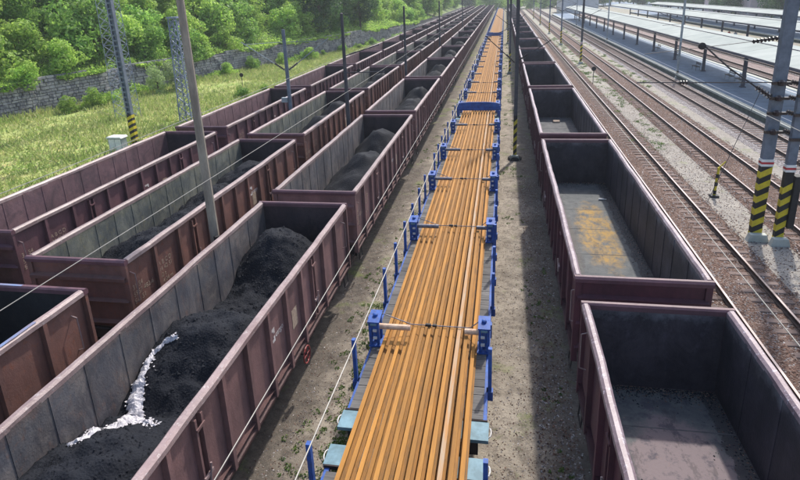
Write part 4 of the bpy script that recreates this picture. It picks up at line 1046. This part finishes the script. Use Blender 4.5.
for sx, z0, z1, L in ((-1, 5.75, 7.2, 1.7), (1, 5.9, 6.9, 1.75)):
    s = MB(); s.tube((sx*0.12, 0, z0), (sx*L, 0, z1), 0.028, 'cable', n=6); insul(s, (sx*0.15, 0, z0+0.03), (sx*0.6, 0, z0+(z1-z0)*0.33), 0.075, 6); insul(s, (sx*(L-0.15), 0, z1-0.1), (sx*(L+0.1), 0, z1+0.08), 0.06, 3); s.tube((sx*0.12, 0, z1+0.6), (sx*L, 0, z1), 0.015, 'cable', n=5); s.build('cantilever', r)
s = MB(); s.lathe((0, 0, 0), [(0, 0.42), (0.15, 0.4), (0.25, 0.25)], 'z', 'black', 10); s.build('base_collar', r)
for n_, (y, t) in enumerate(((72, 'second'), (115, 'third'), (160, 'fourth'))):
    r = rmast(0.76, y, 9.5, f'dark mast between orange rails and empty wagons, {t} from the camera', 0.12, 'dark_mast', 2.7, False, grp='masts right of the orange rails')
    for sx in (-1, 1):
        s = MB(); s.tube((sx*0.12, 0, 5.8), (sx*1.7, 0, 7.0), 0.03, 'cable', n=6); insul(s, (sx*0.15, 0, 5.85), (sx*0.6, 0, 6.15), 0.07, 5); s.build('cantilever', r)
for n_, (x, y, zt, mt) in enumerate(((10.2, 81, 9.3, 'dark_mast'), (10.2, 110, 9, 'grey_mast'), (10.2, 139, 9, 'grey_mast'), (10.2, 175, 9, 'grey_mast'), (10.2, 215, 9, 'grey_mast'))):
    r = rmast(x, y, zt, f'mast between the right running tracks, {ORD[n_]} beyond the thick nearest pair', 0.13, mt, 2.6, n_ < 1)
    for sx in (-1, 1):
        s = MB(); s.tube((sx*0.12, 0, 5.9), (sx*2.3, 0, 7.0), 0.03, 'cable', n=6); s.tube((sx*0.12, 0, 7.6), (sx*2.3, 0, 7.0), 0.015, 'cable', n=5); s.tube((sx*0.12, 0, 5.9), (sx*1.9, 0, 5.7), 0.022, 'cable', n=5); insul(s, (sx*0.15, 0, 5.95), (sx*0.6, 0, 6.15), 0.08, 5); s.build('cantilever', r)
for n_, y in enumerate((66.5, 112, 160)):
    r = rmast(17.95+0*n_ if False else 17.6+0.9, y, 9.3, f'slender light mast at the edge of the first platform, {ORD[n_]} from the camera', 0.1, 'light_mast', 0.8, False, grp='masts at the first platform edge', name='platform_mast')
    s = MB(); s.tube((-0.1, 0, 5.9), (-2.4, 0, 6.9), 0.03, 'cable', n=6); s.tube((-0.1, 0, 5.7), (-2.0, 0, 5.6), 0.02, 'cable', n=6); insul(s, (-0.15, 0, 5.95), (-0.6, 0, 6.12), 0.08, 5); s.build('cantilever', r)

def wire(pts, rad, lab, mat_='wire'):
    s = MB(); s.path(pts, rad, mat_, 5); tag(s.build('overhead_wire'), lab, 'overhead wire', 'overhead wires above the tracks')
def contact(x, lab, y1=250, rad=0.007): wire([(x+0.12*math.sin(y*0.05), y, 5.5) for y in (-8, 12, 34, 60, 90, 130, 180, y1)], rad, lab)
def messenger(x, lab, zlo=6.75, span=45, y0=-11, rad=0.012):
    pts = []
    for k in range(5):
        for i in range(10):
            t = i/10; pts.append((x, y0+span*(k+t), zlo+1.1*(2*t-1)**2*0.5))
    wire(pts, rad, lab)
contact(-1.72, 'pale contact wire over the flat wagons with orange rails')
wire([(-1.62, y, 6.775+0.00006*max(0, y-20)**2) for y in (-8, 0, 20, 35, 50, 65, 80, 100)], 0.004, 'slack upper wire over the flat wagons, near the coal wagon sides')
contact(-6.8, 'pale contact wire crossing above the nearest coal wagons'); 
contact(3.3, 'pale contact wire above the row of empty maroon wagons'); 
contact(7.9, 'contact wire above the track right of the maroon wagons', rad=0.011)
contact(12.4, 'contact wire above the middle running track', rad=0.011)
contact(-11.2, 'contact wire above the middle coal row', rad=0.01)

# ------------------------------------------------------------------ platforms, canopies
def platform(x0, x1, y0, y1, name='platform'):
    r = empty(name, ((x0+x1)/2, (y0+y1)/2, GZ)); r['kind'] = 'structure'
    w = (x1-x0)/2; h = (y1-y0)/2; T = 0.55
    s = MB(); s.box(-w+0.5, w-0.5, -h, h, 0.003, T, 'asphalt'); s.build('surface', r)
    for sx in (-1, 1):
        s = MB(); s.box(*sorted((sx*(w-0.45), sx*w)), -h, h, T-0.15, T+0.004, 'coping'); s.build('coping', r)
        s = MB(); s.box(*sorted((sx*(w-0.5), sx*(w-0.06))), -h, h, 0.003, T-0.152, 'edgewall'); s.build('edge_wall', r)
        s = MB(); s.box(*sorted((sx*(w-0.96), sx*(w-0.86))), -h, h, T+0.002, T+0.006, 'white'); s.build('safety_line', r)
mb = MB(); mb.add([(54.2, 20, GZ+0.004), (200, 20, GZ+0.004), (200, 420, GZ+0.004), (54.2, 420, GZ+0.004)], [(0, 1, 2, 3)], 'asphalt'); tag(mb.build('forecourt'), kind='structure')
platform(18.35, 25.3, 28, 240)
platform(33.4, 40.6, 40, 235)
platform(46.5, 53.5, 50, 235)
def canopy(xa, xr, xb, za, zr, zb, y0, y1, xcol, ys, lab, colpart=True):
    r = empty('station_canopy', (xcol, (y0+y1)/2, 0.3), lab, 'platform canopy', 'platform canopies'); yc = (y0+y1)/2; oz = -0.3
    n = max(1, int((y1-y0)/5.5)); dy = (y1-y0)/n
    for (x0, z0, x1, z1) in ((xa, za, xr, zr), (xr, zr, xb, zb)):
        for i in range(n):
            a_ = y0-yc+i*dy+0.03; b2 = a_+dy-0.06; s = MB()
            vs = [(x0-xcol, a_, z0+oz), (x1-xcol, a_, z1+oz), (x1-xcol, b2, z1+oz), (x0-xcol, b2, z0+oz)]
            s.add(vs+[(v[0], v[1], v[2]-0.07) for v in vs], [(0, 1, 2, 3), (7, 6, 5, 4), (0, 4, 5, 1), (1, 5, 6, 2), (2, 6, 7, 3), (3, 7, 4, 0)], 'canopy_roof'); s.build('roof_panel', r)
    s = MB(); s.box(xr-xcol-0.06, xr-xcol+0.06, y0-yc, y1-yc, zr+oz+0.003, zr+oz+0.05, 'canopy_steel'); s.build('ridge_cap', r)
    for x, z in ((xa, za), (xb, zb)):
        s = MB(); sx = -1 if x < xr else 1; s.box(*sorted((x-xcol+sx*0.004, x-xcol+sx*0.06)), y0-yc, y1-yc, z+oz-0.22, z+oz-0.01, 'canopy_steel'); s.build('gutter', r)
    s = MB()
    for q in (-1.0, 1.0): s.box(q-0.06, q+0.06, y0-yc, y1-yc, za+oz-0.32, za+oz-0.12, 'canopy_steel')
    s.box(-0.08, 0.08, y0-yc, y1-yc, za+oz-0.45, za+oz-0.25, 'canopy_steel'); s.build('purlin', r)
    for y in ys:
        c_ = MB(); c_.box(-0.13, 0.13, y-yc-0.13, y-yc+0.13, 0.0, za+oz-0.46, 'canopy_steel'); c_.box(-0.22, 0.22, y-yc-0.22, y-yc+0.22, 0.0, 0.08, 'canopy_steel')
        cc = c_.build('column', r)
        k_ = MB(); k_.prism([(xa-xcol+0.15, za+oz-0.09), (xa-xcol+0.15, za+oz-0.2), (-0.13, za+oz-0.62), (-0.13, za+oz-0.1)], 'y', y-yc-0.05, y-yc+0.05, 'canopy_steel')
        k_.prism([(xb-xcol-0.15, zb+oz-0.09), (xb-xcol-0.15, zb+oz-0.2), (0.13, za+oz-0.62), (0.13, za+oz-0.1)], 'y', y-yc-0.05, y-yc+0.05, 'canopy_steel')
        k_.build('bracket', cc)
canopy(19.4, 22.2, 24.4, 3.75, 4.25, 4.1, 36, 200, 21.45, [45.6+11.1*i for i in range(14)], 'long pale canopy of the first platform, nearest the tracks')
canopy(34.2, 37.3, 40.2, 3.75, 4.2, 4.0, 60, 205, 37.2, [66+11.1*i for i in range(12)], 'pale canopy of the second platform, behind the first')
canopy(47.3, 50.0, 53.0, 3.75, 4.2, 4.0, 80, 210, 50, [86+11.1*i for i in range(11)], 'farthest pale canopy, behind the second platform')
def bench(x, y, lab, rz=0):
    r = empty('bench', (x, y, 0.304), lab, 'bench', 'benches on the first platform', rz)
    for q in (0, 0.14, 0.28): s = MB(); s.box(-0.2+q, -0.09+q, -0.8, 0.8, 0.43, 0.46, 'dark_mast'); s.build('slat', r)
    for z in (0.6, 0.75): s = MB(); s.box(0.24, 0.27, -0.8, 0.8, z, z+0.1, 'dark_mast'); s.build('back_slat', r)
    for q in (-0.65, 0.65): s = MB(); s.box(-0.18, -0.13, q-0.03, q+0.03, 0, 0.43, 'light_mast'); s.box(0.19, 0.24, q-0.03, q+0.03, 0, 0.86, 'light_mast'); s.box(-0.13, 0.19, q-0.03, q+0.03, 0.36, 0.42, 'light_mast'); s.build('leg', r)
bench(21.9, 58.8, 'dark slatted bench on the first platform, nearest the camera'); bench(21.9, 61.4, 'dark slatted bench just beyond the nearest bench')
bench(21.0, 68.9, 'dark bench beside a canopy column, middle of the platform'); bench(22.2, 81, 'dark bench beyond the middle column of the first platform'); bench(22.2, 91, 'farthest bench on the first platform')
def person(x, y, z, top, leg, lab, rz=0, stride=0.12):
    r = empty('person', (x, y, z), lab, 'person', None, rz)
    bm_v = [(0, 0, 0.93), (0, 0, 1.15), (0, 0, 1.38), (0, 0, 1.50), (0, 0.01, 1.63), (0, 0.0, 1.72), (-0.19, 0, 1.40), (-0.23, 0.03, 1.13), (-0.22, 0.1, 0.88), (0.19, 0, 1.40), (0.23, 0, 1.13), (0.22, -0.05, 0.88), (-0.09, 0, 0.88), (-0.1, stride, 0.48), (-0.1, stride*0.8, 0.08), (-0.1, stride*0.8-0.14, 0.03), (0.09, 0, 0.88), (0.1, -stride*0.3, 0.48), (0.1, -stride, 0.08), (0.1, -stride-0.14, 0.03)]
    ed = [(0, 1), (1, 2), (2, 3), (3, 4), (4, 5), (2, 6), (6, 7), (7, 8), (2, 9), (9, 10), (10, 11), (0, 12), (12, 13), (13, 14), (14, 15), (0, 16), (16, 17), (17, 18), (18, 19)]
    rad = [(0.15, 0.11), (0.14, 0.10), (0.16, 0.11), (0.055, 0.055), (0.085, 0.1), (0.06, 0.07), (0.06, 0.06), (0.045, 0.045), (0.03, 0.03), (0.06, 0.06), (0.045, 0.045), (0.03, 0.03), (0.09, 0.09), (0.065, 0.065), (0.045, 0.045), (0.035, 0.03), (0.09, 0.09), (0.065, 0.065), (0.045, 0.045), (0.035, 0.03)]
    me = bpy.data.meshes.new('body'); me.from_pydata(bm_v, ed, []); o = bpy.data.objects.new('body', me); COL.objects.link(o)
    sk = o.modifiers.new('s', 'SKIN'); 
    for v, q in zip(me.skin_vertices[0].data, rad): v.radius = q
    me.skin_vertices[0].data[0].use_root = True
    sb = o.modifiers.new('u', 'SUBSURF'); sb.levels = 1; sb.render_levels = 1
    bpy.context.view_layer.update()
    m2 = bpy.data.meshes.new_from_object(o.evaluated_get(bpy.context.evaluated_depsgraph_get())); bpy.data.objects.remove(o)
    m2.materials.clear()
    for k in ('skin', top, leg, 'hair'): m2.materials.append(M[k])
    for p in m2.polygons:
        z_ = p.center.z; p.use_smooth = True
        p.material_index = 2 if (z_ < 0.93 and abs(p.center.x) < 0.2) else (1 if 0.93 <= z_ < 1.48 else (3 if z_ > 1.67 or (z_ > 1.58 and p.center.y > 0.04) else 0))
    link('body', m2, r)
person(36.0, 103.5, 0.304, 'redcloth', 'jeans', 'person in a red top on the second platform', 0.3)
person(36.3, 101.6, 0.304, 'whitecloth', 'jeans', 'person in a white top beside the one in red', 2.6)
person(36.6, 130.0, 0.304, 'whitecloth', 'skin', 'person in pale clothes farther along the second platform', 1.2)

# ------------------------------------------------------------------ stone retaining wall
def stonewall():
    r = empty('retaining_wall', (-40, 70, GZ), 'old grey stone retaining wall below the wooded slope', 'stone wall')
    off = Vector((-40, 70, GZ)); core = MB(); st = MB(); cap = MB()
    for (x0, y0), (x1, y1) in zip(WALL[:-1], WALL[1:]):
        a_ = Vector((x0, y0, GZ))-off; b2 = Vector((x1, y1, GZ))-off; d = (b2-a_); L = d.length; d.normalize(); n = Vector((d.y, -d.x, 0))
        Hh = lambda t: 3.15+0.25*math.sin((y0+t)*0.13)+0.15*math.sin((y0+t)*0.41) if y0+t < 150 else 2.2
        vs = [a_, b2, b2-n*0.8, a_-n*0.8]; core.add([v-n*0.06 for v in vs]+[v-n*0.06+Vector((0, 0, 2.95)) for v in vs], [(0, 1, 5, 4), (1, 2, 6, 5), (2, 3, 7, 6), (3, 0, 4, 7), (4, 5, 6, 7)], 'mortar')
        z = 0.0
        while z < 3.3:
            h = rnd.uniform(0.24, 0.38); t = -rnd.random()*0.4
            while t < L:
                w = rnd.uniform(0.35, 0.95)
                if z+h*0.5 < Hh(t):
                    p = a_+d*max(t, 0); q = a_+d*min(t+w-0.045, L); e = rnd.uniform(0.0, 0.12); hh = h-0.04
                    if (q-p).dot(d) > 0.08:
                        rr = [rnd.uniform(-0.02, 0.02) for _ in range(8)]
                        f = [p+n*(e-0.04)+Vector((0, 0, z)), q+n*(e-0.04)+Vector((0, 0, z)), q+n*(e-0.04)+Vector((0, 0, z+hh)), p+n*(e-0.04)+Vector((0, 0, z+hh))]
                        bk = [v-n*0.3 for v in f]; c_ = [v+n*0.04 for v in f]; m_ = sum(c_, Vector())/4; c_ = [m_+(v-m_)*0.86+n*rr[i] for i, v in enumerate(c_)]
                        st.add(bk+f+c_, [(0, 1, 5, 4), (1, 2, 6, 5), (2, 3, 7, 6), (3, 0, 4, 7), (4, 5, 9, 8), (5, 6, 10, 9), (6, 7, 11, 10), (7, 4, 8, 11), (8, 9, 10, 11)], 'stone')
                t += w
            z += h
    core.build('core', r); tag(st.build('stonework', r), kind='stuff')
stonewall()
def hz(d, y):
    # bank profile above the wall: a short slope then a steeper hill
    return np.where(d < 0.8, 2.8, 2.8+(d-0.8)*0.42+np.clip(d-12, 0, 200)*0.12)+fbm(d*0.2+30, y*0.12, 5)*1.6*np.clip(d/5, 0, 1)
def hill():
    ds = np.array([0.3, 0.8, 2, 4, 7, 11, 16, 22, 30, 40, 55, 80, 120, 180]); ys = np.concatenate([np.arange(8, 200, 4.0), np.arange(200, 520, 20.0)])
    V = []
    for y in ys:
        wx = float(wallx(y)) if y < 300 else -20-(y-300)*0.0
        for d in ds: V.append((wx-d, y, GZ+float(hz(np.array(d), np.array(y)))))
    n = len(ds); F_ = [(i*n+j, i*n+j+1, (i+1)*n+j+1, (i+1)*n+j) for i in range(len(ys)-1) for j in range(n-1)]
    me = bpy.data.meshes.new('hillside'); me.from_pydata(V, [], F_); me.materials.append(M['soil']); me.update(); me.polygons.foreach_set('use_smooth', [True]*len(F_))
    tag(link('hillside', me), kind='structure')
hill()

# ------------------------------------------------------------------ trees and bushes
def crown_variant(seed, h, w, n, size, mat_, clumps=14, low=0.15):
    g = random.Random(seed); C_ = []; R_ = []
    for k in range(clumps):
        t = g.random(); z = h*(low+(0.92-low)*t); rr = w*(1-0.55*abs(t-0.4)/0.6)
        a_ = g.random()*6.28; q = rr*math.sqrt(g.random())*0.85; s = w*g.uniform(0.28, 0.46)
        C_.append((q*math.cos(a_), q*math.sin(a_), z)); R_.append((s, s, s*g.uniform(0.65, 0.95)))
    V, F_ = leafcloud(C_, R_, n, size, seed)
    me = npmesh('crown', V, F_, [mat_])
    t = MB(); t.tube((0, 0, -0.3), (0.1, 0.05, h*0.45), 0.05+0.018*h, 'bark', 0.03+0.008*h, 7, False)
    for k in range(6):
        c_ = C_[k]; t.tube((0.06, 0.03, h*(0.12+0.05*k)), c_, 0.02+0.008*h, 'bark', 0.012, 5, False)
    return me, t.mesh('trunk'), mat_
VAR = {}
VAR['bush_light'] = [crown_variant(100+i, 3.6, 2.3, 4200, 0.13, 'leaf_light', 16, 0.05) for i in range(4)]
VAR['bush_mid'] = [crown_variant(120+i, 4.2, 2.5, 4200, 0.14, 'leaf_mid', 16, 0.05) for i in range(3)]
VAR['tree_mid'] = [crown_variant(140+i, 8.5, 3.6, 7000, 0.17, 'leaf_mid', 26, 0.12) for i in range(3)]
VAR['tree_dark'] = [crown_variant(160+i, 10.5, 3.9, 8000, 0.18, 'leaf_dark', 28, 0.18) for i in range(3)]
VAR['tree_light'] = [crown_variant(180+i, 8.0, 3.4, 6500, 0.16, 'leaf_light', 24, 0.12) for i in range(3)]
VAR['bush_pale'] = [crown_variant(200+i, 3.4, 1.4, 2600, 0.08, 'leaf_pale', 14, 0.03) for i in range(2)]
DESC = {'bush_light': 'light green leafy bush', 'bush_mid': 'mid green leafy bush', 'tree_mid': 'mid green broadleaf tree', 'tree_dark': 'tall dark green tree', 'tree_light': 'yellow-green young tree', 'bush_pale': 'pale feathery bush'}
AUTO = {}
def plant(kind, x, y, z, sc=1.0, where='on the slope above the stone wall', lab=None, group=None):
    v = VAR[kind][rnd.randrange(len(VAR[kind]))]; nm = 'bush' if 'bush' in kind else 'tree'
    label = lab or f'{DESC[kind]} {where}'
    r = empty(nm, (x, y, z), label, nm, group or f'{DESC[kind]} group {where}', rnd.random()*6.28)
    if lab is None: AUTO.setdefault(label, []).append((r, DESC[kind], where))
    s = sc*rnd.uniform(0.85, 1.15); r.scale = (s, s, s*rnd.uniform(0.88, 1.12))
    link('crown', v[0], r); link('trunk', v[1], r)
    return r
def on_slope(kind, y, d, sc, **k):
    x = float(wallx(y))-d; plant(kind, x, y, GZ+float(hz(np.array(d), np.array(y)))-0.1, sc, **k)
def zone(y): return 'left end' if y < 62 else ('middle' if y < 100 else ('right part' if y < 150 else 'far end'))
y = 31.0
while y < 165:
    for d, kinds, sc in ((1.5, ('bush_light', 'bush_light', 'bush_mid'), 0.95), (4.6, ('bush_light', 'bush_mid', 'bush_light'), 1.3), (8.8, ('tree_light', 'tree_light', 'tree_mid'), 0.85), (13.5, ('tree_mid', 'tree_light', 'tree_dark'), 0.85), (19, ('tree_mid', 'tree_dark', 'tree_light'), 1.0), (27, ('tree_dark', 'tree_mid'), 1.1)):
        if rnd.random() < (0.72 if d < 3 else 0.9) or d > 10:
            kd = rnd.choice(kinds); dd = d+rnd.uniform(-1.1, 1.1); yy = y+rnd.uniform(-1.5, 1.5)
            row = {1.5: 'on the wall top', 4.6: 'just above the wall', 8.8: 'partway up the slope', 13.5: 'high on the slope', 19: 'near the slope top', 27: 'on the crest'}[d]
            on_slope(kd, yy, dd, sc*rnd.uniform(0.85, 1.15), where=f'{row}, {zone(yy)}')
    y += 4.3 if y < 110 else 5.5
for y, d, sc, t in ((104, 2.0, 1.0, 'left'), (111, 3.0, 1.1, 'middle'), (120, 2.0, 1.0, 'right'), (88, 9, 0.9, 'hind')):
    on_slope('tree_dark', y, d, sc, lab=f'tall dark tree behind the dark poles, {t} one of a dark clump', group='dark tree clump behind the poles')
for k in range(64):
    y = 155+rnd.random()*150; d = 1+rnd.random()*26; x = float(wallx(y))-d
    kd = rnd.choice(['tree_mid', 'tree_light', 'tree_dark', 'tree_mid']); on_slope(kd, y, d, 1.0, where=f'beside the far tracks, {"front" if d < 12 else "back"} rows')
for k in range(70):
    x = -40+k*2.9+rnd.uniform(-1, 1); y = 335+rnd.uniform(-8, 25); kd = rnd.choice(['tree_mid', 'tree_dark', 'tree_light'])
    plant(kd, x, y, GZ, 1.35, where='closing the view beyond the tracks')
for k in range(60):
    y = 120+k*3.6+rnd.uniform(-2, 2); x = 60+rnd.uniform(0, 26)+y*0.03; kd = rnd.choice(['tree_mid', 'tree_dark', 'tree_dark'])
    plant(kd, x, y, GZ, 1.1, where='behind the station platforms')
plant('bush_pale', -38.6, 59.5, GZ, 1.1, lab='pale feathery bush in front of the wall, left of the lattice mast', group='pale feathery bushes')
plant('bush_pale', -37.6, 61.6, GZ, 1.25, lab='pale feathery bush touching the lattice mast, taller of the pair', group='pale feathery bushes')
for x, y, sc, t in ((-41.5, 49, 0.45, 'left'), (-40.8, 51.2, 0.5, 'middle'), (-40.2, 53.5, 0.4, 'right')): plant('bush_light', x, y, GZ-0.2, sc, lab=f'low light bush at the wall foot near the left edge, {t} of three', group='low bushes at the wall foot')
plant('bush_light', -31.5, 93, GZ-0.2, 0.55, lab='round bright bush in the grass between the V pole and the dark pole')
plant('bush_light', -25.5, 58.5, GZ-0.2, 0.35, lab='small bright bush beside a plum wagon in the grass')
plant('bush_mid', -27.2, 56.6, GZ-0.2, 0.32, lab='small slender seedling bush in the grass by the plum wagons')
plant('bush_light', -24.5, 46.3, GZ-0.2, 0.3, lab='little bush at the foot of the lattice mast')
for k in range(14): 
    y = 62+k*6.2; plant('bush_mid' if k % 2 else 'bush_light', float(wallx(y))+1.0+rnd.random(), y, GZ-0.3, 0.3+0.2*rnd.random(), where='at the wall foot')

# ------------------------------------------------------------------ buildings behind the station
def undergrowth():
    N = 70000; y = 26+(nrg.random(N)**1.2)*150; d = 0.2+(nrg.random(N)**1.4)*15; x = wallx(y)-d
    z = GZ+hz(d, y)+nrg.random(N)**1.5*(0.25+1.6*np.clip(fbm(x*0.35, y*0.35, 41)+0.35, 0, 1))
    n2 = 16000; y2 = 26+(nrg.random(n2)**1.2)*130; k2 = fbm(y2*0.22, y2*0, 77); d2 = -0.45+nrg.random(n2)*0.9; dr = np.clip(0.3+k2*2.4, 0, 1.6)
    x2 = wallx(y2)-d2; z2 = GZ+3.2-nrg.random(n2)*dr*np.where(d2 < 0, 1, 0.2); m2 = dr > 0.15
    n3 = 34000; y3 = 26+(nrg.random(n3)**1.2)*130; k3 = fbm(y3*0.16, y3*0+5, 91); hh = np.clip(0.25+k3*2.6, 0.0, 1.3); d3 = nrg.random(n3)*(0.6+hh*1.2)
    x3 = wallx(y3)+d3; z3 = GZ+nrg.random(n3)*hh*(1-0.5*d3/(0.6+hh*1.2))*(0.7+0.8*vnoise(y3*1.3, x3*1.3, 6)); m3 = hh > 0.12
    x = np.concatenate([x, x2[m2], x3[m3]]); y = np.concatenate([y, y2[m2], y3[m3]]); z = np.concatenate([z, z2[m2], z3[m3]]); N = len(x)
    P = np.stack([x, y, z], 1); nrm = nrg.normal(size=(N, 3)); nrm[:, 2] += 0.8; nrm /= np.linalg.norm(nrm, axis=1)[:, None]
    t = np.cross(nrm, nrg.normal(size=(N, 3))); t /= np.linalg.norm(t, axis=1)[:, None]; b_ = np.cross(nrm, t); s_ = (0.09+0.12*nrg.random(N))[:, None]
    V = np.stack([P-t*s_, P-b_*s_*0.6, P+t*s_, P+b_*s_*0.6], 1).reshape(-1, 3)
    tag(link('undergrowth', npmesh('undergrowth', V, np.arange(4*N).reshape(N, 4), ['leaf_light'])), 'dense bright undergrowth covering the slope above the stone wall', 'undergrowth', kind='stuff')
undergrowth()
for k_, L_ in AUTO.items():
    if len(L_) > 1:
        L_.sort(key=lambda q: math.atan2(q[0].location.x, q[0].location.y))
        for i, (o, ds_, wh) in enumerate(L_):
            w_ = ORD[i] if i < len(ORD) else ORD[i-len(ORD)]+' more'
            o['label'] = f'{ds_} {wh}, {w_} from left'
def building(x, y, w, l, h, mat_, lab, floors, bays):
    r = empty('station_building', (x, y, GZ), lab, 'building', 'buildings behind the station')
    s = MB(); s.box(-w/2, w/2, -l/2, l/2, 0, h, mat_); s.build('wall', r)
    s = MB(); s.prism([(-w/2-0.4, h+0.003), (w/2+0.4, h+0.003), (0, h+w*0.28)], 'y', -l/2-0.4, l/2+0.4, 'tile'); s.build('roof', r)
    for f in range(floors):
        for k in range(bays):
            yy = -l/2+(k+0.5)*l/bays; z0 = 0.9+f*(h/floors)
            s = MB(); s.box(-w/2-0.06, -w/2-0.003, yy-0.75, yy+0.75, z0-0.1, z0+1.7, 'white'); o = s.build('window_frame', r)
            s = MB(); s.box(-w/2-0.08, -w/2-0.063, yy-0.62, yy+0.62, z0, z0+1.6, 'winglass'); s.build('pane', o)
building(78, 98, 9, 30, 5.5, 'bldg2', 'low pinkish station building behind the farthest canopy, nearest right', 1, 8)
building(76, 150, 10, 34, 8, 'bldg', 'pale two-storey building behind the farthest canopy', 2, 9)
building(74, 205, 10, 40, 7, 'bldg2', 'long pinkish building far behind the platforms', 2, 10)
building(30, 262, 14, 26, 8, 'bldg', 'pale building at the far end of the platforms', 2, 7)

# ------------------------------------------------------------------ haze
if HAZE > 0:
    t = bpy.data.materials.new('haze_air'); t.use_nodes = True; n = t.node_tree.nodes; n.remove(n['Principled BSDF'])
    v = n.new('ShaderNodeVolumePrincipled'); v.inputs['Color'].default_value = (0.86, 0.92, 1.0, 1); v.inputs['Density'].default_value = HAZE; v.inputs['Anisotropy'].default_value = 0.3
    t.node_tree.links.new(v.outputs[0], n['Material Output'].inputs['Volume'])
    M['haze'] = t
    s = MB(); s.box(-1600, 1600, -320, 3100, -1.4, 75, 'haze'); tag(s.build('haze'), kind='stuff')
